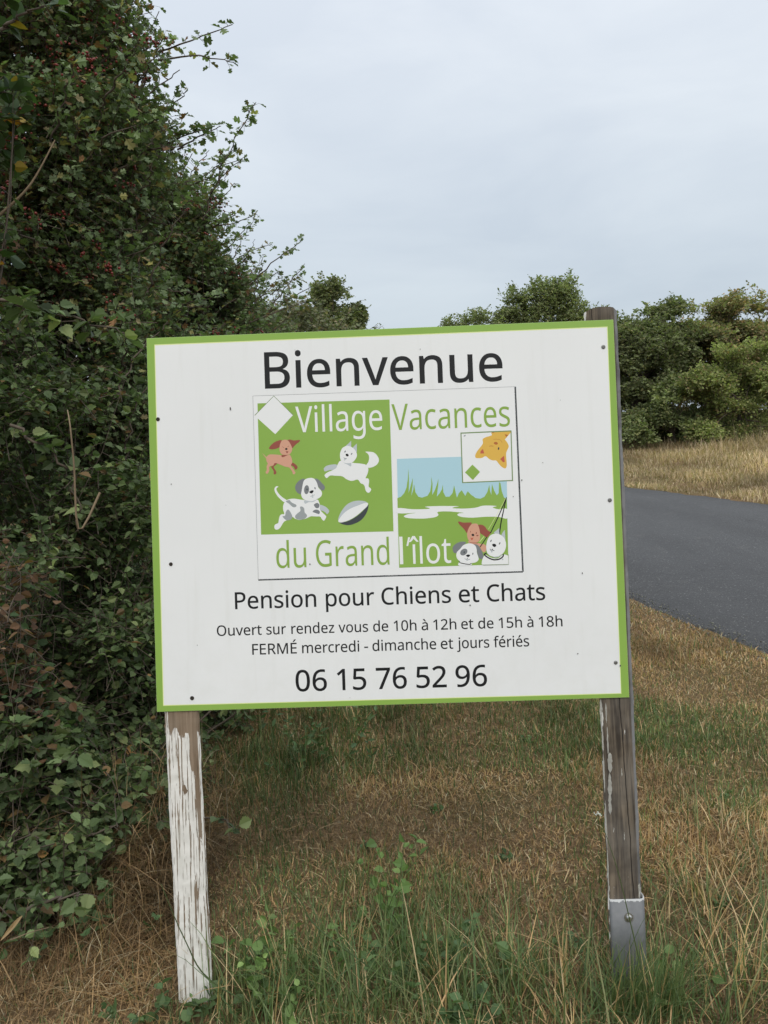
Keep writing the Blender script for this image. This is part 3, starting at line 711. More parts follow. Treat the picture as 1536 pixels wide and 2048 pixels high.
'e':(452,['234 438 196 438 271 438 329 414 303 430 356 398 390 346 376 375 404 317 411 244 411 283 411 230 411 201 411 215 313 201 117 201 215 201 118 153 154 90 131 116 178 65 254 52 211 52 281 52 327 60 306 55 348 65 392 82 370 72 392 61 392 20 392 41 370 10 327 -1 349 3 306 -6 251 -8 280 -8 210 -8 143 17 174 0 112 33 70 91 88 58 53 124 44 212 44 164 44 259 68 333 52 299 84 366 134 411 106 392 163 429','233 380 257 380 200 380 154 348 173 369 134 326 119 257 122 296 192 257 338 257 265 257 338 282 326 322 334 303 319 340 292 364 308 354 277 375']),
'f':(276,['266 375 266 393 230 375 158 375 194 375 158 250 158 0 158 125 134 0 87 0 111 0 87 125 87 375 87 250 62 375 12 375 37 375 12 386 12 408 12 397 37 416 87 432 62 424 87 441 87 457 87 449 87 494 104 547 93 524 115 570 152 597 131 587 172 608 227 613 198 613 244 613 274 609 260 612 288 606 310 599 300 603 304 581 292 544 298 562 283 546 262 552 273 549 251 554 228 556 240 556 204 556 175 532 187 548 164 516 158 458 158 492 158 449 158 430 158 439 194 430 266 430 230 430 266 412']),
'g':(493,['221 438 165 438 249 438 297 422 274 433 320 411 355 373 339 395 357 373 359 373 358 373 362 392 369 430 366 411 388 430 425 430 406 430 425 284 425 -7 425 138 425 -48 404 -109 418 -82 390 -137 341 -172 369 -158 312 -186 233 -192 276 -192 202 -192 147 -186 173 -190 121 -181 78 -165 98 -174 78 -144 78 -100 78 -122 98 -111 149 -125 122 -119 176 -131 237 -134 206 -134 273 -134 324 -101 302 -123 345 -80 355 -13 355 -50 355 -7 355 4 355 -2 355 10 356 32 356 20 357 44 358 57 357 52 357 57 354 57 356 57 339 35 299 8 321 19 277 -3 221 -8 251 -8 166 -8 91 51 122 11 60 90 44 214 44 144 44 283 91 377 60 337 122 418','230 379 259 379 206 379 169 359 186 372 152 346 130 303 139 328 121 279 117 213 117 249 117 160 146 92 127 120 166 64 232 50 194 50 254 50 288 58 272 53 303 64 326 85 316 73 337 97 349 131 344 112 354 149 356 197 356 172 356 203 356 214 356 209 356 253 343 309 352 285 334 333 302 362 320 350 283 373']),
'h':(496,['139 431 139 490 139 420 138 399 138 410 137 389 135 370 136 379 136 370 140 370 138 370 149 385 174 407 160 398 188 417 221 429 203 424 238 435 273 437 255 437 308 437 360 421 337 432 384 410 413 370 401 393 425 347 431 280 431 317 431 187 431 0 431 93 407 0 361 0 384 0 361 92 361 275 361 183 361 310 338 353 353 336 322 370 265 379 298 379 233 379 189 360 207 372 171 348 150 308 158 331 143 284 139 222 139 256 139 148 139 0 139 74 115 0 68 0 92 0 68 203 68 609 68 406 92 609 139 609 115 609 139 550']),
'i':(207,['139 430 115 430 139 287 139 0 139 143 115 0 68 0 92 0 68 143 68 430 68 287 92 430','104 591 92 591 115 591 133 580 124 587 141 573 145 546 145 562 145 531 133 512 141 520 124 505 104 501 115 501 92 501 75 512 83 505 67 520 63 546 63 531 63 562 75 580 67 573 83 587']),
'j':(207,['18 -192 46 -192 4 -192 -18 -190 -7 -192 -28 -188 -44 -183 -37 -186 -44 -164 -44 -126 -44 -145 -36 -128 -19 -132 -28 -130 -11 -133 9 -134 -1 -134 26 -134 51 -120 40 -129 63 -111 68 -67 68 -93 68 99 68 430 68 264 92 430 139 430 115 430 139 265 139 -64 139 101 139 -91 126 -133 134 -114 117 -152 87 -177 104 -167 69 -187','63 546 63 531 63 562 75 580 67 573 83 587 104 591 92 591 115 591 133 580 124 587 141 573 145 546 145 562 145 531 133 512 141 520 124 505 104 501 115 501 92 501 75 512 83 505 67 520']),
'l':(207,['139 0 139 203 115 0 68 0 92 0 68 203 68 609 68 406 92 609 139 609 115 609 139 406']),
'm':(750,['540 438 512 438 588 438 649 401 625 425 673 376 685 280 685 335 685 187 685 0 685 93 662 0 615 0 638 0 615 92 615 277 615 184 615 310 594 353 608 336 580 370 528 379 558 379 486 379 438 342 456 366 420 318 411 237 411 283 411 158 411 0 411 79 388 0 342 0 365 0 342 92 342 277 342 184 342 299 332 333 338 318 326 348 303 367 316 360 290 375 253 379 274 379 225 379 185 360 202 372 169 348 150 308 157 331 142 285 139 223 139 257 139 149 139 0 139 74 115 0 68 0 92 0 68 143 68 430 68 287 87 430 125 430 106 430 129 410 136 371 132 391 137 371 140 371 138 371 149 386 173 409 160 399 186 418 217 431 200 426 233 435 266 438 249 438 299 438 349 420 327 432 371 408 398 366 388 390 399 366 402 366 400 366 416 390 461 420 436 408 486 432']),
'n':(496,['275 438 257 438 326 438 391 401 365 425 418 376 431 280 431 335 431 187 431 0 431 93 407 0 361 0 384 0 361 92 361 275 361 183 361 310 338 353 353 336 322 370 265 379 298 379 217 379 166 338 184 365 148 312 139 223 139 273 139 149 139 0 139 74 115 0 68 0 92 0 68 143 68 430 68 287 87 430 125 430 106 430 129 410 136 371 132 391 137 371 140 371 138 371 149 386 175 409 161 399 189 418 222 431 205 426 239 435']),
'o':(485,['442 216 442 263 442 180 428 121 437 148 418 93 388 51 405 70 370 31 324 7 349 17 300 -3 241 -8 272 -8 213 -8 163 7 187 -3 139 17 100 51 118 31 83 70 59 121 69 93 49 148 44 216 44 180 44 263 68 336 52 304 84 369 137 412 107 394 167 429 244 438 203 438 283 438 347 412 317 429 377 394 417 336 400 369 433 304','117 216 117 267 117 182 130 128 121 153 139 103 172 71 153 84 190 57 243 51 214 51 272 51 314 71 296 57 333 84 356 128 347 103 364 153 369 216 369 182 369 250 355 303 364 279 346 327 314 359 332 346 296 372 242 379 272 379 198 379 147 335 167 364 127 306']),
'p':(493,['273 438 250 438 326 438 401 383 368 419 433 346 449 216 449 290 449 167 427 93 442 126 412 59 365 17 392 34 339 0 272 -8 308 -8 250 -8 213 1 230 -5 196 7 170 24 182 14 158 33 139 55 147 43 137 55 134 55 136 55 135 45 137 20 136 34 138 6 139 -16 139 -6 139 -75 139 -192 139 -134 115 -192 68 -192 92 -192 68 15 68 430 68 222 87 430 126 430 107 430 129 410 136 371 132 391 137 371 139 371 138 371 147 384 170 405 158 395 182 415 213 429 196 423 230 435','260 379 299 379 231 379 190 362 208 373 172 351 152 313 160 335 144 291 139 229 139 263 139 225 139 216 139 220 139 180 150 126 142 150 157 101 188 70 170 83 206 57 261 51 230 51 288 51 326 72 309 58 343 87 364 131 355 106 372 156 376 217 376 184 376 266 348 334 367 305 329 364']),
'r':(331,['269 438 249 438 277 438 295 437 285 437 304 436 319 433 312 435 316 411 310 368 313 390 303 370 287 372 296 371 279 373 264 374 271 374 247 374 217 363 231 370 202 356 176 334 188 347 165 321 149 289 155 306 142 271 139 229 139 251 139 153 139 0 139 76 115 0 68 0 92 0 68 143 68 430 68 287 87 430 126 430 107 430 129 404 134 351 131 377 135 351 137 351 136 351 146 367 170 395 157 382 183 408 214 426 198 418 231 434']),
's':(384,['348 119 348 142 348 91 327 49 341 68 313 30 268 6 294 16 242 -3 176 -8 212 -8 146 -8 99 -1 121 -6 77 4 42 19 58 11 42 41 42 83 42 62 59 75 104 60 80 67 128 53 178 49 153 49 214 49 256 66 240 55 272 78 280 112 280 93 280 123 271 141 277 133 265 150 239 167 255 158 224 175 174 196 202 185 146 206 103 228 122 217 83 238 57 266 68 251 46 281 41 324 41 300 41 360 85 408 56 388 115 428 202 438 154 438 228 438 275 430 253 435 298 425 339 409 319 418 331 390 315 353 323 372 297 360 258 372 278 367 238 377 197 380 218 380 168 380 131 366 146 375 116 357 108 328 108 344 108 316 119 298 112 306 126 290 154 274 137 282 170 266 219 246 191 256 246 236 289 215 269 226 308 204 333 176 323 191 343 161']),
't':(290,['212 50 192 50 222 50 245 53 233 51 256 54 272 59 265 56 272 41 272 5 272 23 264 1 240 -4 254 -2 226 -7 200 -8 213 -8 177 -8 138 4 157 -4 119 11 91 44 103 25 80 63 74 125 74 90 74 209 74 375 74 292 53 375 13 375 33 375 13 387 13 409 13 398 33 418 75 437 54 428 84 468 103 528 93 498 117 528 144 528 130 528 144 496 144 430 144 463 186 430 269 430 227 430 269 412 269 375 269 393 227 375 144 375 186 375 144 292 144 127 144 210 144 101 163 69 151 81 176 56']),
'u':(496,['427 430 404 430 427 287 427 0 427 143 408 0 370 0 389 0 366 19 359 57 363 38 358 57 356 57 357 57 347 42 321 20 335 30 306 10 273 -1 291 3 256 -6 220 -8 238 -8 186 -8 134 8 157 -3 110 19 81 59 93 36 69 82 63 148 63 112 63 242 63 430 63 336 87 430 135 430 111 430 135 338 135 153 135 245 135 119 158 76 142 93 173 59 230 51 198 51 262 51 306 69 287 57 324 81 345 121 337 98 353 145 357 206 357 173 357 281 357 430 357 355 380 430']),
'v':(408,['163 0 190 0 109 143 0 430 54 287 25 430 75 430 50 430 106 345 167 176 136 261 171 165 180 137 176 152 185 123 193 96 190 109 197 83 201 63 200 72 202 63 204 63 203 63 207 72 214 96 210 83 218 110 227 138 222 123 232 152 241 176 237 165 271 261 332 430 302 345 357 430 407 430 382 430 353 287 244 0 298 143 217 0']),
'z':(377,['346 0 346 18 241 0 31 0 136 0 31 16 31 47 31 31 108 156 262 375 185 266 190 375 45 375 117 375 45 393 45 430 45 412 143 430 340 430 242 430 340 412 340 377 340 395 264 269 112 55 188 162 190 55 346 55 268 55 346 36']),
'É':(446,['398 0 398 21 291 0 78 0 184 0 78 191 78 573 78 382 184 573 398 573 291 573 398 551 398 509 398 530 315 509 150 509 233 509 150 450 150 330 150 390 228 330 383 330 306 330 383 310 383 268 383 289 306 268 150 268 228 268 150 200 150 63 150 132 233 63 398 63 315 63 398 42','363 749 363 752 358 742 342 722 352 732 333 711 312 688 323 700 301 677 279 656 290 666 269 645 249 629 258 636 233 629 202 629 218 629 202 632 202 638 202 635 210 648 228 674 219 661 238 688 256 717 247 703 265 732 278 757 272 745 307 757 363 757 335 757 363 754']),
'à':(450,['231 437 203 437 283 437 347 403 322 426 372 380 385 293 385 343 385 195 385 0 385 98 368 0 334 0 351 0 329 20 320 61 325 41 319 61 317 61 318 61 304 45 279 22 292 32 266 12 234 -1 251 4 217 -6 172 -8 196 -8 147 -8 103 6 124 -3 82 15 55 48 66 29 43 67 37 119 37 91 37 162 87 219 54 195 121 242 243 257 173 254 267 257 316 259 292 258 316 268 316 285 316 276 316 321 293 359 308 345 277 373 227 380 255 380 204 380 163 370 183 377 142 363 106 347 123 356 99 365 84 400 91 383 103 410 151 426 125 419 176 433','252 208 273 209 198 206 141 182 161 197 120 167 110 119 110 146 110 95 132 66 117 77 147 55 188 49 165 49 225 49 279 79 255 59 303 99 315 172 315 130 315 184 315 210 315 197 294 209','205 614 177 614 211 603 227 575 219 589 236 560 255 532 246 546 265 518 282 496 274 506 282 492 282 486 282 489 267 486 235 486 251 486 226 493 204 513 216 502 193 523 171 546 182 534 160 557 142 579 150 568 133 590 121 606 126 599 121 609 121 614 121 612 149 614']),
'é':(452,['234 438 196 438 271 438 329 414 303 430 356 398 390 346 376 375 404 317 411 244 411 283 411 230 411 201 411 215 313 201 117 201 215 201 118 153 154 90 131 116 178 65 254 52 211 52 281 52 327 60 306 55 348 65 392 82 370 72 392 61 392 20 392 41 370 10 327 -1 349 3 306 -6 251 -8 280 -8 210 -8 143 17 174 0 112 33 70 91 88 58 53 124 44 212 44 164 44 259 68 333 52 299 84 366 134 411 106 392 163 429','233 380 257 380 200 380 154 348 173 369 134 326 119 257 122 296 192 257 338 257 265 257 338 282 326 322 334 303 319 340 292 364 308 354 277 375','347 606 347 609 342 599 326 579 335 590 317 568 296 546 307 557 285 534 263 513 274 523 252 502 233 486 242 493 217 486 186 486 202 486 186 489 186 496 186 492 194 506 212 532 203 518 221 546 240 575 231 560 249 589 262 614 256 603 291 614 347 614 319 614 347 612']),
'î':(207,['139 0 139 143 115 0 68 0 92 0 68 143 68 430 68 287 92 430 139 430 115 430 139 287','139 614 115 614 145 603 166 575 154 589 178 560 204 531 191 545 217 517 239 495 229 505 239 492 239 486 239 489 222 486 189 486 206 486 175 495 146 518 161 505 131 530 102 558 116 544 87 544 59 518 73 530 44 506 16 486 30 495 0 486 -32 486 -16 486 -32 489 -32 495 -32 492 -22 505 2 532 -11 518 15 546 38 575 27 560 50 589 67 614 60 603 91 614']),
}

G["'"] = (140, ['60 590 60 590 60 590 118 590 118 590 118 590 50 400 50 400 50 400 0 400 0 400 0 400'])
# the board plane was measured once from the four corners of the panel; bpx() turns a picture measurement into metres on that plane
def homography(src, dst):
    A = []
    for (x, y), (X, Y) in zip(src, dst):
        A.append([x, y, 1, 0, 0, 0, -X * x, -X * y, -X])
        A.append([0, 0, 0, x, y, 1, -Y * x, -Y * y, -Y])
    return np.linalg.svd(np.array(A))[2][-1].reshape(3, 3)
BW, BH = 1.2, 0.96
BASE_V = 0.7385                                   # board bottom above the ground, measured along the posts
CORN = [(292.8, 676.0), (1226.3, 638.6), (1258.5, 1394.9), (314.0, 1423.9)]
HB = homography(CORN, [(-BW / 2, BH), (BW / 2, BH), (BW / 2, 0), (-BW / 2, 0)])
def bpx(x, y):
    p = HB @ np.array([x, y, 1.0])
    return np.array([p[0] / p[2], p[1] / p[2] + BASE_V])

ax_u = np.array([0.9998, -0.0205, 0.0019]); ax_u /= np.linalg.norm(ax_u)
ax_v = np.array([0.0005, 0.1121, 0.9937]); ax_v -= ax_u * (ax_u @ ax_v); ax_v /= np.linalg.norm(ax_v)
ax_n = np.cross(ax_v, ax_u)                       # away from the viewer
org = np.array([0.0023, 2.052, -0.671 + CAM_H]) - ax_v * BASE_V
sign = empty('welcome_sign', tuple(org))
ms = Matrix.Identity(4)
for i in range(3):
    ms[i][0], ms[i][1], ms[i][2], ms[i][3] = ax_u[i], ax_n[i], ax_v[i], org[i]
sign.matrix_world = ms
tag(sign, 'white kennel welcome board with green border on two peeling wooden posts', 'sign')

q = NT('white_print')
v = q.coord()
nz = q.noise(v, 3.0, 4)
ns = q.noise(q.coord(scale=(14, 14, 1.2)), 3.0, 4)
c = q.mix(q.rng(nz, 0.35, 0.7), (0.815, 0.83, 0.825), (0.785, 0.80, 0.795))
c = q.mix(q.math('MULTIPLY', q.rng(ns, 0.55, 0.8), 0.22), c, (0.62, 0.63, 0.58))
x_, y_, z_ = q.xyz(v)
low = q.math('MULTIPLY', q.rng(z_, 1.10, 0.75), q.rng(q.noise(v, 18, 5, 0.65), 0.45, 0.75))
c = q.mix(q.math('MULTIPLY', low, 0.12), c, (0.50, 0.52, 0.42))
q.set(color=c, rough=0.4, spec=0.3)
M_WHITE = q.m
q = NT('green_print')
v = q.coord()
q.set(color=q.mix(q.noise(v, 4, 3), (0.235, 0.405, 0.065), (0.285, 0.455, 0.10)), rough=0.4, spec=0.25)
M_GREEN = q.m
def pm(name, c): return mat_flat(name, c, 0.4, 0.25)
M_LIME = pm('lime_print', (0.72, 0.80, 0.36))
M_INK = pm('black_print', (0.012, 0.013, 0.014))
M_GTEXT = pm('green_text_print', (0.25, 0.40, 0.075))
M_WHITE2 = pm('plain_white_print', (0.81, 0.825, 0.82))
M_SKYB = pm('pale_blue_print', (0.42, 0.64, 0.72))
M_PEACH = pm('peach_print', (0.64, 0.35, 0.24))
M_RUST = pm('red_brown_print', (0.30, 0.085, 0.06))
M_DGREY = pm('slate_print', (0.20, 0.215, 0.225))
M_MGREY = pm('mid_grey_print', (0.33, 0.36, 0.365))
M_LGREY = pm('light_grey_print', (0.50, 0.55, 0.57))
M_YEL = pm('amber_print', (0.72, 0.45, 0.085))
M_ORG = pm('orange_brown_print', (0.45, 0.15, 0.04))
M_RED = pm('brick_red_print', (0.52, 0.12, 0.07))
M_OLIVE = pm('olive_line_print', (0.19, 0.28, 0.12))
M_HAIR = pm('grey_line_print', (0.40, 0.42, 0.42))
M_CHAR = pm('charcoal_print', (0.055, 0.065, 0.07))
M_DIRT = mat_flat('fly_speck', (0.10, 0.095, 0.085), 0.8, 0.2)

STEP = 0.00003
class Print:
    """flat printed shapes collected into one mesh, each later one a hair proud of the one before"""
    def __init__(self, base=0.0):
        self.V, self.F, self.M, self.mats, self.z = [], [], [], [], base
    def mi(self, m):
        if m not in self.mats: self.mats.append(m)
        return self.mats.index(m)
    def poly(self, pts, m, lift=True):
        """pts: board coordinates (u, v)"""
        if lift: self.z += STEP
        tri = tessellate_polygon([[Vector((p[0], p[1], 0)) for p in pts]])
        o = len(self.V)
        self.V += [(p[0], -self.z, p[1]) for p in pts]
        for t in tri:
            a, b, c = (pts[i] for i in t)
            if (b[0] - a[0]) * (c[1] - a[1]) - (b[1] - a[1]) * (c[0] - a[0]) < 0: t = t[::-1]
            self.F.append([o + i for i in t]); self.M.append(self.mi(m))
    def stroke(self, pts, w, m, lift=True):
        if lift: self.z += STEP
        P = [np.array(p) for p in pts]
        ws = w if hasattr(w, '__len__') else [w] * len(P)
        L, R = [], []
        for i, p in enumerate(P):
            t = P[min(i + 1, len(P) - 1)] - P[max(i - 1, 0)]
            t = t / (np.linalg.norm(t) + 1e-9)
            nn = np.array([-t[1], t[0]]) * ws[i] / 2
            L.append(p + nn); R.append(p - nn)
        o = len(self.V)
        for a, b in zip(L, R):
            self.V += [(a[0], -self.z, a[1]), (b[0], -self.z, b[1])]
        for i in range(len(P) - 1):
            self.F.append([o + 2 * i, o + 2 * i + 1, o + 2 * i + 3, o + 2 * i + 2]); self.M.append(self.mi(m))
    def build(self, name, parent):
        me = bpy.data.meshes.new(name)
        me.from_pydata(self.V, [], self.F)
        me.polygons.foreach_set('material_index', self.M)
        me.update()
        return link(name, me, parent, self.mats)

def smooth(pts, n=5, closed=True):
    P = [np.array(p, float) for p in pts]
    N = len(P); out = []
    for i in range(N if closed else N - 1):
        g = (lambda k: P[k % N]) if closed else (lambda k: P[min(max(k, 0), N - 1)])
        p0, p1, p2, p3 = g(i - 1), g(i), g(i + 1), g(i + 2)
        for k in range(n):
            t = k / n
            out.append(0.5 * (2 * p1 + (p2 - p0) * t + (2 * p0 - 5 * p1 + 4 * p2 - p3) * t * t + (3 * p1 - p0 - 3 * p2 + p3) * t ** 3))
    if not closed: out.append(P[-1])
    return out

def ell(cx, cy, rx, ry, rot=0, n=20):
    c, s = math.cos(math.radians(rot)), math.sin(math.radians(rot))
    return [(cx + rx * math.cos(a) * c - ry * math.sin(a) * s, cy + rx * math.cos(a) * s + ry * math.sin(a) * c)
            for a in [2 * math.pi * i / n for i in range(n)]]

def zoomer(ox, oy, sc):
    return lambda pts: [bpx(ox + x / sc, oy + y / sc) for x, y in pts]
ZA = zoomer(510, 860, 9.307)
ZB = zoomer(640, 870, 9.753)
ZC = zoomer(890, 1010, 10.971)
ZD = zoomer(910, 850, 11.815)
Z1 = zoomer(490, 760, 2.6947)
Z2 = zoomer(780, 840, 5.4857)
ZI = zoomer(0, 0, 1.0)
MPX = 1.2 / 940.0                                  # metres on the board per picture pixel

# panel: thin composite sheet, its edge green like the border
def sheet_box(u0, u1, v0, v1, y0, y1, edge=0.0006):
    bm = bmesh.new()
    vs = [bm.verts.new((u, y, v)) for y in (y0, y1) for u, v in ((u0, v0), (u1, v0), (u1, v1), (u0, v1))]
    for f in ((0, 1, 2, 3), (7, 6, 5, 4), (0, 4, 5, 1), (1, 5, 6, 2), (2, 6, 7, 3), (3, 7, 4, 0)):
        bm.faces.new([vs[i] for i in f])
    bmesh.ops.bevel(bm, geom=[e_ for e_ in bm.edges], offset=edge, segments=1, affect='EDGES')
    bmesh.ops.recalc_face_normals(bm, faces=bm.faces)
    return bm
bm = sheet_box(-BW / 2, BW / 2, BASE_V, BASE_V + BH, 0.0, 0.0035)
for f in bm.faces:
    f.material_index = 0 if f.normal.y < -0.9 else 1
me = bpy.data.meshes.new('board_panel'); bm.to_mesh(me); bm.free()
panel = link('board_panel', me, sign, [M_WHITE, M_GREEN])
# border: green ring and its thin lime inner line
inner = [bpx(*p) for p in ((308.6, 688.6), (1214.6, 652.6), (1242.6, 1387.4), (326.4, 1411.6))]
inner2 = [bpx(*p) for p in ((310.2, 690.4), (1213.2, 654.4), (1241.2, 1386.0), (328.0, 1410.0))]
e_ = 0.0007
outer = [np.array(p) for p in ((-BW / 2 + e_, BASE_V + BH - e_), (BW / 2 - e_, BASE_V + BH - e_), (BW / 2 - e_, BASE_V + e_), (-BW / 2 + e_, BASE_V + e_))]
pr = Print()
pr.z += STEP
for ring_o, ring_i, m in ((outer, inner, M_GREEN), (inner, inner2, M_LIME)):
    for i in range(4):
        j = (i + 1) % 4
        o = len(pr.V)
        pr.V += [(p[0], -pr.z, p[1]) for p in (ring_o[i], ring_o[j], ring_i[j], ring_i[i])]
        pr.F.append([o, o + 3, o + 2, o + 1]); pr.M.append(pr.mi(m))
pr.build('border', panel)
# specks of dirt and scratches on the sheet
pr = Print()
for x, y, r, k in ((461, 817, 1.7, 2.4), (343, 968, 1.4, 1), (1043, 960, 1.5, 1.3), (1164, 1146, 1.2, 2), (1155, 1307, 1.6, 1), (940, 1210, 2.0, .8), (1026, 993, 1.2, 1),
                   (620, 1128, 1.7, 1), (840, 698, 1.0, 1), (1085, 925, 1.6, .4), (1240, 1331, 1.8, 1.3), (590, 700, .8, 1), (452, 1010, .7, 1), (1120, 800, .8, 1), (700, 1395, .7, 1), (395, 1290, .8, 1.5)):
    pr.poly([bpx(*p) for p in ell(x, y, r * 0.8, r * 0.8 * k, random.uniform(-25, 25), 9)], M_DIRT, lift=False)
for i_ in range(len(pr.V)): pr.V[i_] = (pr.V[i_][0], -0.0021, pr.V[i_][2])
pr.build('speck', panel)

# lettering
def flat_outline(s, n=5):
    a = np.array([int(t) for t in s.split()], float).reshape(-1, 3, 2) / 1000.0
    out = []
    for k in range(len(a)):
        p0, p1, p2, p3 = a[k, 0], a[k, 2], a[(k + 1) % len(a), 1], a[(k + 1) % len(a), 0]
        d = p3 - p0
        L = np.linalg.norm(d)
        if L < 1e-6: continue
        c_ = lambda q_: abs(d[0] * (q_ - p0)[1] - d[1] * (q_ - p0)[0]) / L
        m = 1 if max(c_(p1), c_(p2)) < 0.002 else n
        for i in range(m):
            t = i / m
            out.append((1 - t) ** 3 * p0 + 3 * t * (1 - t) ** 2 * p1 + 3 * t * t * (1 - t) * p2 + t ** 3 * p3)
    return np.array(out)

def glyph_mesh(name, items, mat, parent, y, weight=0.0):
    """items: (char, u left, scale x, scale y, baseline fn) ; the outlines, made bolder by weight, become one flat mesh"""
    cu = bpy.data.curves.new(name, 'CURVE')
    cu.dimensions = '2D'
    cu.fill_mode = 'FRONT'
    rimV, rimF = [], []
    for ch, u0, sx, sy, base in items:
        for s in G[ch][1]:
            a = flat_outline(s) * np.array([sx, sy])
            if weight:                              # a thin rim round each outline makes the letter bolder
                e1 = unit(a - np.roll(a, 1, 0)); e2 = unit(np.roll(a, -1, 0) - a)
                n1 = np.stack([-e1[:, 1], e1[:, 0]], 1); n2 = np.stack([-e2[:, 1], e2[:, 0]], 1)
                nn = n1 + n2
                o_ = a + weight * nn / np.maximum((nn * n1).sum(1, keepdims=True), 0.6)      # outlines run clockwise, counters the other way
                for p_, q_ in ((a, o_),):
                    k0 = len(rimV)
                    for r_ in (p_, q_):
                        rimV += [(u0 + t_[0], -y - 0.000004, base(u0 + t_[0]) + t_[1]) for t_ in r_]
                    m_ = len(a)
                    rimF += [(k0 + i, k0 + m_ + i, k0 + m_ + (i + 1) % m_, k0 + (i + 1) % m_) for i in range(m_)]
            sp = cu.splines.new('POLY')
            sp.points.add(len(a) - 1)
            sp.use_cyclic_u = True
            u = u0 + a[:, 0]
            co = np.stack([u, np.array([base(q_) for q_ in u]) + a[:, 1], np.zeros(len(a)), np.ones(len(a))], 1)
            sp.points.foreach_set('co', co.ravel())
    tmp = bpy.data.objects.new('tmp', cu)
    COL.objects.link(tmp)
    dg = bpy.context.evaluated_depsgraph_get()
    me = bpy.data.meshes.new_from_object(tmp.evaluated_get(dg))
    bpy.data.objects.remove(tmp)
    bpy.data.curves.remove(cu)
    me.name = name
    n = len(me.vertices)
    co = np.empty(n * 3, np.float32); me.vertices.foreach_get('co', co)
    co = co.reshape(-1, 3)
    co = np.stack([co[:, 0], np.full(n, -y), co[:, 1]], 1)
    me.vertices.foreach_set('co', co.ravel().astype(np.float32))
    me.materials.clear()
    me.update()
    if len(me.polygons) and sum(p.normal.y for p in me.polygons) > 0: me.flip_normals()
    if rimF:
        bm = bmesh.new()
        bm.from_mesh(me)
        vs = [bm.verts.new(p) for p in rimV]
        for f in rimF:
            bm.faces.new([vs[i] for i in f])
        for f in bm.faces:
            f.normal_update()
            if f.normal.y > 0: f.normal_flip()
        bm.to_mesh(me); bm.free()
    return link(name, me, parent, [mat])

def ink(word):
    xs, x = [], 0.0
    for ch in word:
        pts = [int(t) for s in G[ch][1] for t in s.split()[0::6]]
        xs.append((ch, x / 1000.0, (x + min(pts)) / 1000.0, (x + max(pts)) / 1000.0))
        x += G[ch][0]
    return xs

def line(words, base_l, base_r, cap_px, mat, parent, y, weight, name='lettering', cap=0.573):
    """words: (text, left px, right px) ; baseline between two picture points ; capital height in picture pixels"""
    bl, br = bpx(*base_l), bpx(*base_r)
    fn = lambda u: bl[1] + (br[1] - bl[1]) * (u - bl[0]) / (br[0] - bl[0])
    pyx = lambda x: base_l[1] + (base_r[1] - base_l[1]) * (x - base_l[0]) / (base_r[0] - base_l[0])
    xm = (base_l[0] + base_r[0]) / 2
    sy = (bpx(xm, pyx(xm) - cap_px)[1] - bpx(xm, pyx(xm))[1]) / cap
    items = []
    for w, x0, x1 in words:
        g = ink(w)
        u0, u1 = bpx(x0, pyx(x0))[0] + weight, bpx(x1, pyx(x1))[0] - weight
        sx = (u1 - u0) / (g[-1][3] - g[0][2])
        for ch, x, _, _ in g:
            items.append((ch, u0 + (x - g[0][2]) * sx, sx, sy, fn))
    return glyph_mesh(name, items, mat, parent, y, weight)

Y_T = 0.0001
line([('Bienvenue', 529.9, 1005.7)], (532, 776.3), (884, 764.7), 71.7, M_INK, panel, Y_T, 0.0010)
line([('Pension', 470.4, 632.8), ('pour', 652, 748.8), ('Chiens', 763.4, 902.1), ('et', 917.8, 958.6), ('Chats', 974.1, 1090.5)], (473.4, 1217.9), (1006, 1202), 33.4, M_INK, panel, Y_T, 0.0005)
line([('Ouvert', 434.1, 523.8), ('sur', 533, 572.3), ('rendez', 582.9, 668.9), ('vous', 677.3, 736.4), ('de', 746.5, 776.7), ('10h', 787.7, 833.2), ('à', 843.3, 856.2),
      ('12h', 866.7, 912.9), ('et', 922.5, 946.9), ('de', 956.5, 987.2), ('15h', 997.5, 1044.1), ('à', 1054.2, 1066.9), ('18h', 1077.7, 1125)], (506.7, 1269.7), (1124.5, 1252.4), 20.6, M_INK, panel, Y_T, 0.0003)
line([('FERMÉ', 504.8, 593.9), ('mercredi', 604.5, 718.8), ('-', 728.7, 736.4), ('dimanche', 745.1, 872.6), ('et', 881.7, 906.6), ('jours', 914.1, 978.8), ('fériés', 987.4, 1058.4)],
     (506.7, 1309.3), (1037.8, 1293), 21.2, M_INK, panel, Y_T, 0.0003)
line([('06', 591.8, 654.4), ('15', 674.8, 733.1), ('76', 752.8, 814.2), ('52', 833, 893.7), ('96', 911.7, 974.5)], (687.2, 1379.8), (880.8, 1374.3), 41.7, M_INK, panel, Y_T, 0.0007)

# the framed picture: everything printed on it is one part
pr = Print(0.00005)
q4 = Z1([(42, 85), (1455, 35), (1497, 1033), (72, 1077)])
pr.poly(q4, M_WHITE2)
for a, b, w, m in ((0, 1, 0.9, M_HAIR), (3, 0, 0.9, M_HAIR), (1, 2, 3.4, M_CHAR), (2, 3, 3.0, M_CHAR)):
    pr.stroke([q4[a], q4[b]], w * MPX, m, lift=False)
pr.z += STEP
pr.poly(Z1([(67, 125), (778, 104), (800, 815), (87, 833)]), M_GREEN)
dia = Z1([(155, 85), (258, 187), (163, 290), (52, 190)])
pr.poly(dia, M_WHITE2)
pr.stroke([dia[1], dia[0], dia[3]], 1.4 * MPX, M_OLIVE)
pr.stroke([dia[3], dia[2], dia[1]], 0.7 * MPX, M_WHITE2)
Z_LEFT = pr.z
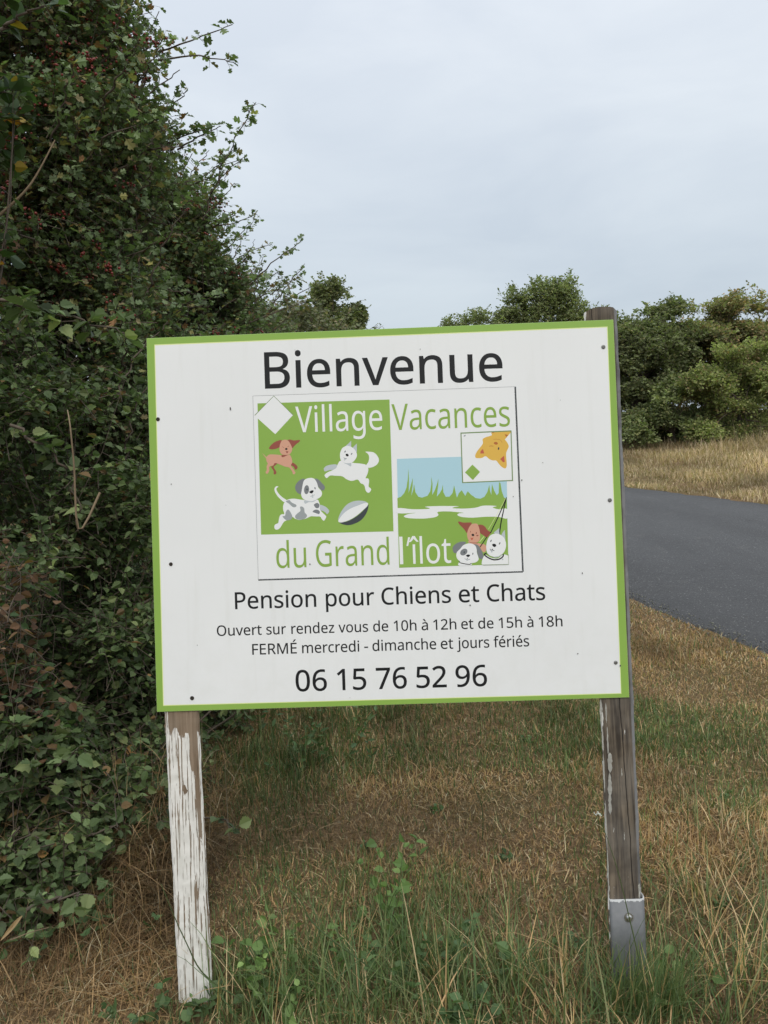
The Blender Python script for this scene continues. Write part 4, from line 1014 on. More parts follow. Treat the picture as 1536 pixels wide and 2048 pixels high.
# landscape
pr.poly(Z2([(75, 425), (1275, 385), (1296, 1580), (100, 1620)]), M_SKYB)
pr.poly(Z2([(80, 855), (120, 840), (155, 800), (180, 740), (195, 640), (201, 528), (207, 640), (207, 720), (203, 800), (225, 720), (250, 630), (247, 720), (232, 830), (255, 760), (262, 700), (278, 790),
            (310, 840), (350, 850), (410, 830), (440, 780), (452, 700), (451, 620), (466, 700), (462, 820), (490, 770), (515, 700), (531, 640), (527, 720), (512, 840), (545, 800), (568, 760), (578, 705),
            (584, 790), (610, 840), (650, 840), (685, 800), (702, 715), (716, 780), (733, 850), (755, 800), (785, 768), (805, 800), (825, 830), (838, 800), (852, 780), (890, 820), (940, 855), (990, 862),
            (1035, 840), (1065, 790), (1088, 710), (1095, 770), (1110, 820), (1112, 760), (1117, 700), (1140, 770), (1170, 825), (1190, 800), (1195, 680), (1210, 690), (1225, 780), (1250, 850), (1280, 862),
            (1298, 1580), (100, 1620)]), M_GREEN)
pr.poly(Z2(smooth([(85, 965), (240, 977), (390, 976), (436, 966), (384, 951), (450, 945), (600, 942), (752, 945), (702, 955), (692, 967), (830, 970), (940, 960), (1010, 940), (1090, 937), (1168, 943),
                   (1138, 952), (1128, 961), (1190, 978), (1284, 975), (1286, 1078), (1190, 1062), (1050, 1060), (900, 1070), (785, 1062), (738, 1040), (760, 1022), (805, 1017), (650, 1002), (524, 1007),
                   (530, 1040), (490, 1065), (370, 1080), (210, 1076), (150, 1056), (200, 1030), (278, 1018), (85, 1021)], 4)), M_WHITE2)
Z_RIGHT = pr.z
# leads
pr.stroke(Z2([(1272, 850), (1180, 1020)]) + ZC([(950, 530)]), 0.7 * MPX, M_LIME)
pr.stroke(ZC([(850, 690), (755, 805)]), 1.2 * MPX, M_LIME)
# tan dog
sm = smooth
pr.poly(ZC(sm([(770, 850), (860, 860), (905, 920), (890, 1010), (845, 1035), (800, 990), (760, 920), (700, 860)])), M_PEACH)
pr.poly(ZC(sm([(500, 795), (560, 800), (740, 835), (775, 865), (700, 890), (600, 860), (520, 825)])), M_PEACH)
pr.poly(ZC(sm([(585, 395), (520, 380), (400, 382), (290, 358), (310, 420), (380, 490), (440, 560), (475, 612), (510, 520)])), M_RUST)
pr.poly(ZC(sm([(725, 438), (815, 433), (880, 480), (930, 550), (1000, 600), (965, 660), (915, 712), (840, 660), (780, 622), (745, 540)])), M_RUST, False)
pr.poly(ZC(sm([(640, 405), (575, 425), (520, 500), (483, 610), (490, 710), (530, 790), (600, 822), (690, 820), (750, 780), (768, 690), (760, 570), (735, 470), (700, 412)])), M_PEACH)
pr.poly(ZC(ell(610, 655, 31, 25, 20)), M_INK)
pr.poly(ZC(ell(683, 615, 11, 24, 15)), M_RUST, False)
pr.poly(ZC(ell(708, 668, 24, 14, -10)), M_RUST, False)
pr.poly(ZC(ell(556, 585, 7, 18, 15)), M_RUST, False)
pr.poly(ZC([(555, 712), (590, 725), (622, 703), (610, 745), (588, 772), (568, 750)]), M_RED, False)
pr.stroke(ZC([(540, 828), (720, 832)]), 1.2 * MPX, M_RUST)
# black leads
pr.stroke(Z2([(1277, 845), (1245, 925), (1185, 1062), (1100, 1240)]), [1.2 * MPX, 1.9 * MPX, 1.9 * MPX, 1.9 * MPX], M_INK)
pr.stroke(ZC([(915, 700), (765, 920)]), 1.8 * MPX, M_INK, False)
pr.stroke(Z2([(1277, 845), (1255, 940), (1218, 1110), (1196, 1262)]), [1.2 * MPX, 1.9 * MPX, 2.2 * MPX, 2.3 * MPX], M_INK)
# grey eared dog
pr.poly(ZC(sm([(300, 1325), (330, 1230), (440, 1250), (560, 1265), (565, 1318)])), M_WHITE2)
pr.stroke(ZC([(312, 1235), (318, 1262), (440, 1292), (540, 1302), (575, 1280)]), 1.7 * MPX, M_INK)
pr.poly(ZC(sm([(460, 820), (370, 800), (270, 830), (190, 890), (165, 960), (190, 1040), (245, 1052), (310, 1000), (390, 890)])), M_DGREY)
pr.poly(ZC(sm([(600, 858), (700, 868), (760, 930), (810, 1020), (842, 1130), (800, 1182), (745, 1155), (705, 1050), (680, 930)])), M_DGREY, False)
pr.poly(ZC(sm([(500, 842), (400, 880), (330, 960), (262, 1030), (245, 1110), (270, 1180), (330, 1232), (440, 1260), (580, 1272), (680, 1250), (732, 1200), (728, 1140), (700, 1050), (690, 960), (660, 890), (590, 847)])), M_WHITE2)
pr.poly(ZC(ell(410, 1030, 88, 66, -40)), M_DGREY)
pr.poly(ZC(ell(420, 1035, 13, 24, 15)), M_CHAR)
pr.poly(ZC(ell(608, 1066, 12, 24, 5)), M_DGREY, False)
pr.poly(ZC(sm([(455, 1108), (500, 1083), (548, 1095), (535, 1122), (500, 1142), (475, 1125)])), M_INK, False)
pr.stroke(ZC(sm([(430, 1172), (470, 1195), (490, 1160), (505, 1200), (548, 1182)], 4, False)), 1.1 * MPX, M_MGREY)
pr.poly(ZC(ell(482, 1208, 22, 12, 10)), M_LGREY)
# white dog
pr.poly(ZC([(1065, 602), (1120, 560), (1182, 505), (1192, 640), (1110, 645)]), M_LGREY)
pr.poly(ZC([(1235, 655), (1268, 590), (1308, 542), (1322, 770), (1260, 720)]), M_LGREY, False)
pr.poly(ZC(sm([(845, 1130), (880, 1085), (1000, 1150), (1150, 1170), (1270, 1085), (1370, 1105), (1388, 1130), (1388, 1292), (1100, 1305), (832, 1308), (803, 1270), (815, 1200)], 4)), M_WHITE2)
pr.poly(ZC(sm([(1100, 624), (1000, 660), (940, 740), (905, 860), (905, 980), (935, 1065), (1000, 1115), (1100, 1132), (1200, 1110), (1285, 1040), (1332, 930), (1332, 820), (1290, 715), (1200, 645)])), M_WHITE2)
pr.stroke(ZC(sm([(1040, 1128), (1120, 1145), (1200, 1112), (1235, 1080)], 4, False)), 1.4 * MPX, M_LGREY)
pr.poly(ZC(ell(1005, 785, 11, 28, 28)), M_CHAR)
pr.poly(ZC(ell(1195, 840, 11, 28, 28)), M_CHAR, False)
pr.poly(ZC(sm([(1030, 868), (1065, 847), (1110, 862), (1120, 895), (1085, 920), (1050, 905)])), M_INK, False)
pr.stroke(ZC(sm([(985, 958), (1005, 995), (1040, 962), (1045, 992), (1080, 1000)], 4, False)), 1.2 * MPX, M_CHAR)
pr.poly(ZC(ell(1022, 1018, 20, 22)), M_LGREY, False)
pr.stroke(ZC(sm([(908, 1055), (862, 1088), (960, 1162), (1080, 1200), (1200, 1180), (1268, 1125), (1276, 1075)], 4, False)), 2.6 * MPX, M_INK)
pr.poly(ZC(ell(1262, 1190, 17, 17)), M_LGREY)
pr.stroke(ZC([(1385, 1080), (1392, 1300), (830, 1312)]), 0.9 * MPX, M_OLIVE)
# running tan dog
pr.z = Z_LEFT
pr.poly(ZA([(130, 425), (152, 445), (222, 508), (214, 535)]), M_PEACH)
pr.poly(ZA(sm([(365, 595), (425, 610), (370, 662), (348, 690), (395, 770), (390, 812), (358, 825), (345, 800), (350, 770), (320, 720), (300, 678), (340, 660)], 3)), M_RUST)
pr.poly(ZA(sm([(665, 645), (700, 605), (750, 632), (792, 680), (780, 722), (752, 737), (732, 712), (722, 685)])), M_RUST, False)
pr.poly(ZA(sm([(210, 530), (220, 492), (265, 455), (340, 452), (430, 458), (500, 470), (560, 480), (640, 458), (668, 490), (692, 560), (690, 610), (668, 655), (692, 695), (742, 770), (752, 792), (735, 817), (703, 815),
                (698, 785), (640, 697), (560, 680), (430, 625), (368, 612), (345, 650), (290, 670), (266, 692), (266, 750), (238, 808), (205, 805), (200, 775), (220, 740), (215, 690), (225, 642), (238, 622), (215, 580)], 3)), M_PEACH)
pr.poly(ZA(sm([(495, 465), (560, 462), (635, 445), (560, 487), (505, 503)], 3)), M_RUST)
pr.poly(ZA(sm([(495, 188), (420, 198), (360, 225), (290, 285), (262, 345), (330, 357), (410, 340), (475, 295)])), M_RUST, False)
pr.poly(ZA(sm([(595, 190), (650, 173), (720, 190), (832, 183), (825, 215), (780, 250), (735, 290), (692, 337), (645, 300), (610, 240)])), M_RUST, False)
pr.poly(ZA(sm([(545, 178), (500, 195), (470, 250), (455, 330), (465, 400), (500, 450), (570, 461), (640, 450), (680, 400), (692, 340), (660, 260), (620, 200), (585, 180)])), M_PEACH)
pr.poly(ZA(ell(582, 350, 23, 19)), M_INK)
pr.poly(ZA([(568, 388), (597, 396), (624, 388), (610, 415), (597, 432), (582, 412)]), M_RUST, False)
pr.stroke(ZA([(505, 308), (542, 326)]), 0.7 * MPX, M_RUST)
pr.stroke(ZA([(608, 312), (628, 292)]), 0.9 * MPX, M_RUST, False)
# spotted dog
pr.z = Z_LEFT
pr.poly(ZA(sm([(435, 1050), (392, 1047), (363, 1085), (367, 1135), (400, 1200), (450, 1262), (540, 1337), (587, 1303), (520, 1258), (450, 1192), (403, 1120), (402, 1080)])), M_WHITE2)
pr.poly(ZA(sm([(1200, 1398), (1260, 1402), (1330, 1440), (1380, 1505), (1345, 1562), (1310, 1532), (1255, 1502), (1195, 1485)])), M_LGREY)
pr.poly(ZA(sm([(560, 1330), (620, 1290), (720, 1275), (830, 1290), (920, 1300), (1000, 1310), (1150, 1290), (1188, 1330), (1208, 1400), (1210, 1480), (1262, 1540), (1322, 1602), (1312, 1645), (1280, 1687), (1240, 1650),
                (1212, 1610), (1130, 1607), (1040, 1605), (980, 1632), (920, 1655), (830, 1670), (750, 1650), (690, 1612), (640, 1660), (560, 1690), (520, 1732), (480, 1800), (440, 1842), (390, 1852), (362, 1820),
                (370, 1762), (430, 1730), (440, 1690), (460, 1600), (500, 1565), (545, 1560), (525, 1480), (525, 1400)], 4)), M_WHITE2)
for sp in ([(575, 1325), (640, 1303), (680, 1345), (765, 1390), (760, 1427), (705, 1432), (640, 1375)],
           [(512, 1605), (560, 1590), (575, 1520), (612, 1478), (650, 1510), (690, 1590), (690, 1640), (640, 1672), (575, 1672)],
           [(838, 1430), (880, 1423), (915, 1460), (925, 1530), (968, 1590), (930, 1647), (850, 1667), (770, 1652), (747, 1600), (790, 1550), (845, 1500)]):
    pr.poly(ZA(sm(sp)), M_MGREY, sp[0][0] == 575)
for sp in ([(1097, 1385), (1160, 1353), (1197, 1390), (1187, 1442), (1140, 1452), (1110, 1422)], [(1072, 1520), (1110, 1483), (1170, 1483), (1207, 1520), (1192, 1562), (1150, 1552), (1118, 1540)]):
    pr.poly(ZA(sm(sp)), M_DGREY, False)
pr.poly(ZA(sm([(920, 1308), (1050, 1325), (1150, 1290), (1080, 1337), (1000, 1342), (932, 1368)])), M_LGREY)
pr.poly(ZA(sm([(920, 903), (850, 920), (790, 970), (748, 1050), (768, 1140), (840, 1192), (875, 1160), (895, 1050), (915, 960)])), M_DGREY, False)
pr.poly(ZA(sm([(1115, 903), (1180, 918), (1240, 980), (1297, 1050), (1287, 1107), (1240, 1122), (1185, 1060), (1140, 990)])), M_DGREY, False)
pr.poly(ZA(sm([(1020, 890), (955, 905), (908, 945), (885, 1030), (868, 1130), (858, 1190), (880, 1260), (940, 1302), (1040, 1312), (1140, 1287), (1222, 1242), (1247, 1180), (1232, 1130), (1182, 1070), (1152, 980), (1110, 912), (1060, 890)])), M_WHITE2)
pr.poly(ZA(ell(960, 1108, 47, 85, 5)), M_DGREY)
pr.poly(ZA(ell(968, 1105, 13, 20)), M_CHAR)
pr.poly(ZA(ell(1117, 1080, 12, 22, -12)), M_DGREY, False)
pr.poly(ZA(sm([(1012, 1150), (1040, 1126), (1082, 1120), (1087, 1147), (1055, 1177), (1025, 1170)])), M_INK, False)
pr.stroke(ZA([(1062, 1178), (1070, 1217)]), 0.7 * MPX, M_MGREY)
pr.stroke(ZA(sm([(1032, 1235), (1070, 1218), (1112, 1203)], 4, False)), 0.9 * MPX, M_MGREY)
pr.poly(ZA(ell(1072, 1243, 16, 14)), M_LGREY)
# leaping white dog
pr.z = Z_LEFT
pr.poly(ZB(sm([(325, 577), (230, 573), (130, 598), (80, 640), (73, 672), (100, 707), (190, 682), (325, 667)])), M_LGREY)
pr.poly(ZB(sm([(885, 325), (960, 323), (1040, 335), (1107, 390), (1147, 470), (1127, 550), (1050, 612), (940, 637), (900, 590), (942, 520), (957, 440), (937, 370)])), M_WHITE2)
pr.poly(ZB(sm([(410, 500), (350, 558), (313, 640), (240, 685), (150, 725), (93, 770), (93, 800), (125, 837), (160, 817), (200, 787), (300, 792), (430, 802), (520, 862), (620, 892), (735, 867), (790, 935), (840, 957),
                (870, 1000), (890, 1080), (930, 1122), (970, 1112), (997, 1060), (977, 1030), (947, 1000), (957, 890), (935, 845), (888, 838), (922, 760), (942, 660), (900, 585), (820, 558), (620, 538)], 4)), M_WHITE2)
pr.poly(ZB([(498, 212), (560, 158), (607, 107), (607, 225), (550, 228)]), M_LGREY)
pr.poly(ZB([(632, 248), (680, 198), (717, 162), (717, 335), (690, 325)]), M_LGREY, False)
pr.poly(ZB(sm([(415, 508), (480, 540), (560, 548), (607, 540), (602, 612), (540, 577), (480, 552)], 3)), M_LGREY, False)
pr.poly(ZB(sm([(510, 210), (440, 248), (400, 320), (388, 400), (405, 490), (450, 532), (540, 547), (632, 530), (702, 450), (718, 370), (682, 290), (620, 235), (560, 211)])), M_WHITE2)
pr.poly(ZB(ell(488, 320, 12, 22, 35)), M_DGREY)
pr.poly(ZB(ell(615, 365, 12, 22, 35)), M_DGREY, False)
pr.poly(ZB(ell(528, 388, 32, 25, 30)), M_INK, False)
pr.poly(ZB(sm([(455, 433), (490, 448), (522, 450), (508, 472), (480, 465)], 3)), M_MGREY, False)
pr.poly(ZB(ell(478, 482, 16, 12)), M_LGREY, False)
# rugby ball
pr.z = Z_LEFT
pr.poly(ZB(sm([(380, 1703), (500, 1690), (640, 1630), (780, 1530), (890, 1420), (941, 1358), (940, 1420), (900, 1530), (820, 1640), (710, 1712), (570, 1756), (450, 1742)])), M_CHAR)
pr.poly(ZB(sm([(355, 1640), (380, 1560), (440, 1450), (530, 1350), (640, 1295), (750, 1277), (850, 1285), (912, 1310), (935, 1350), (890, 1420), (700, 1560), (500, 1670), (400, 1697), (360, 1680)])), M_LGREY)
pr.poly(ZB(sm([(358, 1675), (400, 1600), (480, 1510), (600, 1430), (720, 1380), (850, 1332), (922, 1322), (935, 1352), (880, 1422), (750, 1542), (600, 1642), (450, 1697), (385, 1702)])), M_WHITE2)
# playing card with the cat
pr.z = Z_RIGHT
pr.poly(ZD([(125, 175), (1330, 122), (1368, 1320), (165, 1372)]), M_OLIVE)
pr.poly(ZD([(150, 203), (1306, 150), (1341, 1296), (190, 1346)]), M_WHITE2)
pr.poly(ZD([(850, 171), (1306, 150), (1307, 180), (1175, 340)] + [tuple(p) for p in sm([(1175, 340), (1230, 410), (1265, 510), (1207, 650), (1210, 800), (1220, 930), (1205, 1002), (1165, 1022), (1080, 970), (1020, 900), (970, 838), (880, 832),
            (800, 797), (720, 735), (640, 772), (560, 782), (485, 770), (478, 700), (530, 600), (640, 460), (655, 400), (650, 330), (720, 285), (790, 265), (868, 238)], 4, False)]), M_YEL)
pr.poly(ZD([(858, 171), (940, 167), (890, 188)]), M_ORG)
pr.poly(ZD([(1165, 213), (1252, 230), (1210, 283)]), M_ORG, False)
pr.poly(ZD([(592, 672), (602, 610), (656, 562), (688, 668)]), M_RED, False)
pr.poly(ZD([(1063, 800), (1156, 722), (1172, 870), (1130, 877)]), M_RED, False)
pr.poly(ZD(sm([(912, 432), (935, 398), (985, 402), (1010, 440), (965, 462)])), M_ORG, False)
pr.poly(ZD(ell(1025, 553, 17, 34, 10)), M_CHAR, False)
pr.stroke(ZD(sm([(803, 500), (852, 488), (902, 500)], 4, False)), 1.0 * MPX, M_ORG)
pr.stroke(ZD(sm([(900, 345), (960, 330), (1060, 345), (1110, 410)], 4, False)), 0.5 * MPX, M_ORG)
pr.poly(ZD([(408, 932), (588, 1105), (418, 1297), (232, 1118)]), M_GREEN)
pr.poly(ZD(ell(225, 250, 26, 15, -30)), M_MGREY)
picture = pr.build('picture_panel', panel)
Y_L = Z_RIGHT + STEP
line([('Village', 591.8, 765)], (609.4, 864), (753.9, 859.4), 51.6, M_WHITE2, panel, Y_L, 0.0001)
line([('Vacances', 784.3, 1019.9)], (799.9, 859.5), (933.5, 854.9), 52.0, M_GTEXT, panel, Y_L, 0.0000)
line([('du', 553.3, 613), ('Grand', 632.8, 779.1)], (579.9, 1135.2), (777.8, 1128.9), 52.5, M_GTEXT, panel, Y_L, 0.0000)
line([('l', 799.9, 806.6), ("'", 814, 822), ('îlot', 819.5, 902.3)], (803.9, 1128.1), (844.2, 1126.9), 51.8, M_WHITE2, panel, Y_L, 0.0001)

# screws
M_SCREW = mat_flat('weathered_screw', (0.20, 0.20, 0.19), 0.5, 0.5, 0.6)
M_SCREWD = mat_flat('rusty_screw', (0.035, 0.028, 0.022), 0.7, 0.4, 0.3)
for x, y, m, r in ((1206, 693.5, M_SCREW, 0.0052), (1219, 1000, M_SCREW, 0.0052), (1231, 1325, M_SCREW, 0.0048), (316, 838, M_SCREWD, 0.0050), (342, 1128, M_SCREWD, 0.0048), (384.5, 1396, M_SCREWD, 0.0052)):
    u, v = bpx(x, y)
    bm = bmesh.new()
    prof = [(1.0, 0.0), (1.0, 0.25), (0.85, 0.5), (0.55, 0.68), (0.42, 0.70), (0.30, 0.45), (0.0, 0.42)]
    rings = []
    for pr_, h in prof[:-1]:
        rings.append([bm.verts.new((u + r * pr_ * math.cos(a), -0.0004 - h * r * 0.6, v + r * pr_ * math.sin(a))) for a in [i * math.pi / 8 for i in range(16)]])
    cv = bm.verts.new((u, -0.0004 - 0.42 * r * 0.6, v))
    for a, b in zip(rings[:-1], rings[1:]):
        for i in range(16):
            bm.faces.new((a[i], a[(i + 1) % 16], b[(i + 1) % 16], b[i]))
    for i in range(16):
        bm.faces.new((rings[-1][i], rings[-1][(i + 1) % 16], cv))
    if m is M_SCREWD:
        for f in bm.faces: f.smooth = True
    bmesh.ops.recalc_face_normals(bm, faces=bm.faces)
    me = bpy.data.meshes.new('screw'); bm.to_mesh(me); bm.free()
    link('screw', me, sign, [m])

# posts
def post_mesh(name, prof, cfun, z0, z1, dz, topfun, amp):
    """prof: cross-section (x, y) loop ; cfun(z) gives the centre line x ; rough sawn edges"""
    zs = np.arange(z0, z1 + 1e-6, dz)
    bm = bmesh.new()
    rings = []
    for k, z in enumerate(zs):
        ring = []
        for i, (x, y) in enumerate(prof):
            w = amp * (math.sin(z * 23 + i * 1.7) + 0.6 * math.sin(z * 61 + i * 2.3) + 0.8 * random.uniform(-1, 1))
            zz = z
            if k >= len(zs) - 3:
                zz = z + topfun(x) * (k - len(zs) + 4) / 3.0
            ring.append(bm.verts.new((cfun(z) + x + w, y + 0.6 * amp * random.uniform(-1, 1), zz)))
        rings.append(ring)
    n = len(prof)
    for a, b in zip(rings[:-1], rings[1:]):
        for i in range(n):
            bm.faces.new((a[i], a[(i + 1) % n], b[(i + 1) % n], b[i]))
    bm.faces.new(rings[-1]); bm.faces.new(rings[0][::-1])
    bmesh.ops.recalc_face_normals(bm, faces=bm.faces)
    for f in bm.faces: f.smooth = False
    me = bpy.data.meshes.new(name); bm.to_mesh(me); bm.free()
    return me

def wood(name, c_lo, c_hi, paint, crack=0.5):
    """weathered timber with flaking white paint; paint(q, xyz, noise) returns the paint amount socket"""
    q = NT(name)
    p = q.coord('Object')
    g = q.noise(q.coord('Object', (55, 55, 3.0)), 1.6, 6, 0.6, 0.6)
    g2 = q.noise(q.coord('Object', (260, 260, 7)), 1.0, 3, 0.6)
    fine = q.noise(q.coord('Object', (60, 60, 16)), 1.0, 5, 0.62, 0.3)
    tone = q.noise(p, 7, 3)
    w = q.mix(q.rng(g, 0.36, 0.64), c_lo, c_hi)
    w = q.mix(q.rng(g2, 0.56, 0.72), w, tuple(0.35 * k for k in c_lo))
    w = q.mix(q.math('MULTIPLY', q.rng(tone, 0.42, 0.62), 0.5), w, (0.17, 0.155, 0.135) if 'bare' in name else (0.26, 0.22, 0.17))
    if 'bare' in name:
        w = q.mix(q.rng(q.xyz(p)[0], 0.603, 0.607), w, (0.235, 0.235, 0.235))
        w = q.mix(q.math('MULTIPLY', q.rng(q.noise(p, 11, 3), 0.5, 0.65), 0.5), w, (0.045, 0.038, 0.032))
    x, y, z = q.xyz(p)
    if 'bare' in name:                                # one long drying crack
        cl = q.math('ADD', q.math('MULTIPLY', z, -0.030), q.math('ADD', 0.5915, q.math('MULTIPLY', q.noise(q.coord('Object', (0, 0, 9)), 1.0, 3), 0.014)))
        w = q.mix(q.rng(q.math('ABSOLUTE', q.math('SUBTRACT', x, cl)), 0.0016, 0.0005), w, (0.014, 0.011, 0.009))
    amt = paint(q, x, y, z, fine, g, g2)
    wh = q.mix(q.rng(q.noise(p, 30, 4), 0.35, 0.75), (0.79, 0.775, 0.73), (0.64, 0.63, 0.58))
    q.set(color=q.mix(amt, w, wh), rough=q.rng(amt, 0, 1, 0.85, 0.6), spec=0.25)
    h = q.math('ADD', q.math('MULTIPLY', amt, 0.6), q.math('MULTIPLY', g, 0.7))
    q.bump(h, 0.7, 0.003)
    return q.m

def paint_left(q, x, y, z, fine, g, g2):
    # bare patch just below the board, bare strip down the right of the upper half, fine vertical cracks below
    xr = q.math('ADD', x, q.math('MULTIPLY', q.math('SUBTRACT', z, BASE_V), 0.0215))       # follows the lean
    u = q.math('ADD', xr, 0.539)                                                          # -0.044 .. 0.044 across the face
    edge_l = q.rng(u, -0.030, -0.035)
    top = q.math('MULTIPLY', q.rng(z, 0.655, 0.715), q.math('SUBTRACT', 1.0, q.math('MULTIPLY', edge_l, 0.8)))
    strip = q.math('MULTIPLY', q.math('MULTIPLY', q.rng(u, 0.012, 0.021), q.rng(u, 0.040, 0.037)), q.rng(z, 0.55, 0.62))
    strip2 = q.math('MULTIPLY', q.math('MULTIPLY', q.rng(u, 0.027, 0.030), q.rng(u, 0.040, 0.037)), q.rng(z, 0.36, 0.50))
    spot = q.math('SUBTRACT', 1.0, q.math('MULTIPLY', q.math('ADD', q.math('ABSOLUTE', u), q.math('ABSOLUTE', q.math('MULTIPLY', q.math('SUBTRACT', z, 0.535), 1.0))), 32.0))
    bias = q.math('MAXIMUM', q.math('MAXIMUM', top, q.math('MULTIPLY', strip, 1.1)), q.math('MAXIMUM', strip2, q.math('MULTIPLY', q.math('MAXIMUM', spot, 0.0), 0.55)))
    s = q.math('SUBTRACT', q.math('ADD', q.math('MULTIPLY', fine, 1.5), 0.05), q.math('MULTIPLY', bias, 1.0))
    crack = q.rng(q.noise(q.coord('Object', (210, 210, 6.0)), 1.0, 3, 0.65), 0.555, 0.58)
    s = q.math('SUBTRACT', s, q.math('MULTIPLY', q.math('MULTIPLY', crack, q.rng(z, 0.72, 0.5, 0.45, 1.0)), 0.9))
    return q.rng(s, 0.33, 0.38)

def paint_right(q, x, y, z, fine, g, g2):
    u = q.math('ADD', x, -0.5715)
    edge = q.rng(u, -0.036, -0.043)
    s = q.math('ADD', fine, q.math('MULTIPLY', edge, 0.20))
    return q.rng(s, 0.70, 0.74)

M_POST_L = wood('peeling_white_timber', (0.16, 0.115, 0.075), (0.27, 0.205, 0.145), paint_left)
M_POST_R = wood('bare_grey_brown_timber', (0.045, 0.036, 0.028), (0.195, 0.158, 0.115), paint_right)
h_ = 0.044
prof_l = [(-h_, 0.009), (-h_ + 0.006, 0.0042), (-0.02, 0.0042), (0.0, 0.0042), (0.02, 0.0042), (h_ - 0.005, 0.0042), (h_, 0.010), (h_ - 0.017, 0.075), (-h_, 0.075)]
pl = link('post', post_mesh('post', prof_l, lambda z: -0.539 - 0.0215 * (z - BASE_V), -0.12, BASE_V + 0.84, 0.012, lambda x: 0, 0.0007), sign, [M_POST_L])
pl['label'] = 'left post, white paint flaking off'
prof_r = [(-0.044, 0.010), (-0.040, 0.0042), (-0.02, 0.0042), (0.0, 0.0042), (0.02, 0.0042), (0.031, 0.0042), (0.045, 0.026), (0.045, 0.075), (-0.024, 0.075)]
prr = link('post', post_mesh('post', prof_r, lambda z: 0.5715, -0.12, BASE_V + 0.992, 0.012, lambda x: 0.006 - 4.0 * (x - 0.004) ** 2 + (-0.004 if x < -0.03 else 0), 0.0007), sign, [M_POST_R])
prr['label'] = 'right post, mostly bare grey brown wood'
# flakes of old paint still standing on the right post
bm = bmesh.new()
for u0, v0, L, w in ((-0.0435, 0.735, 0.060, 0.007), (-0.0425, 0.66, 0.060, 0.004), (-0.031, 0.725, 0.05, 0.0035), (-0.030, 0.665, 0.07, 0.004), (-0.0265, 0.60, 0.05, 0.012), (-0.029, 0.55, 0.06, 0.011), (-0.031, 0.50, 0.055, 0.008),
                     (-0.0425, 0.60, 0.10, 0.003), (-0.0425, 0.48, 0.12, 0.003), (-0.0425, 0.36, 0.1, 0.0026), (0.002, 0.56, 0.02, 0.002), (0.034, 0.27, 0.035, 0.007), (0.0015, 0.40, 0.02, 0.0018)):
    n = 9
    yb = 0.0036 if u0 < 0.02 else 0.006
    Lp = [(u0 - w / 2 * (1 - (2 * i / n - 1) ** 4) * random.uniform(0.5, 1.1), v0 - L * i / n) for i in range(n + 1)]
    Rp = [(u0 + w / 2 * (1 - (2 * i / n - 1) ** 4) * random.uniform(0.5, 1.1) + 0.0006, v0 - L * i / n + 0.002) for i in range(n + 1)]
    vs = [(bm.verts.new((0.5715 + a[0], yb + random.uniform(-0.0012, 0), a[1])), bm.verts.new((0.5715 + b[0], yb + random.uniform(-0.0012, 0), b[1]))) for a, b in zip(Lp, Rp)]
    for a, b in zip(vs[:-1], vs[1:]):
        bm.faces.new((a[0], b[0], b[1], a[1]))
bmesh.ops.solidify(bm, geom=bm.faces[:], thickness=0.0004)
me = bpy.data.meshes.new('paint_flakes'); bm.to_mesh(me); bm.free()
M_FLAKE = mat_flat('old_white_paint', (0.66, 0.65, 0.59), 0.65, 0.25)
link('paint_flakes', me, prr, [M_FLAKE])
# galvanised shoe at the foot of the right post
bm = bmesh.new()
def shoe_loop(g, z, lift):
    pts = []
    hw, y0, y1, r = 0.0455 + g, 0.0005 - g, 0.080 + g, 0.010
    for cx_, cy_, a0 in ((hw - r, y0 + r, -90), (hw - r, y1 - r, 0), (-hw + r, y1 - r, 90), (-hw + r, y0 + r, 180)):
        for k in range(5):
            a = math.radians(a0 + 22.5 * k)
            pts.append((cx_ + r * math.cos(a), cy_ + r * math.sin(a)))
    return [bm.verts.new((0.5725 + (x if x > 0 else x * (1 - 0.45 * max(y, 0) / 0.08)), y, z + (lift if y > 0.006 else 0))) for x, y in pts]
Ls = [shoe_loop(0.0, -0.12, 0), shoe_loop(0.0, 0.12, 0), shoe_loop(0.0, 0.235, 0.003), shoe_loop(-0.0025, 0.235, 0.003), shoe_loop(-0.0025, -0.12, 0)]
for a, b in zip(Ls[:-1], Ls[1:]):
    for i in range(20):
        f = bm.faces.new((a[i], a[(i + 1) % 20], b[(i + 1) % 20], b[i])); f.smooth = True
bmesh.ops.recalc_face_normals(bm, faces=bm.faces)
me = bpy.data.meshes.new('post_shoe'); bm.to_mesh(me); bm.free()
q = NT('galvanised_steel')
p = q.coord('Object')
n1 = q.noise(p, 60, 4); n2 = q.noise(q.coord('Object', (40, 40, 9)), 1.0, 4)
x, y, z = q.xyz(p)
c = q.mix(n1, (0.115, 0.122, 0.13), (0.185, 0.19, 0.195))
c = q.mix(q.math('MULTIPLY', q.rng(n2, 0.5, 0.75), 0.5), c, (0.10, 0.105, 0.11))
rim = q.rng(q.math('ADD', z, q.math('MULTIPLY', q.noise(p, 120, 3), 0.016)), 0.2375, 0.2395)
q.set(color=q.mix(rim, c, (0.50, 0.51, 0.50)), rough=0.55, spec=0.4, metal=q.rng(rim, 0, 1, 0.2, 0.0))
q.bump(n1, 0.25, 0.002)
M_GALV = q.m
shoe = link('post_shoe', me, prr, [M_GALV])
bm = bmesh.new()
u, v = bpx(1257.5, 1835)
rings = []
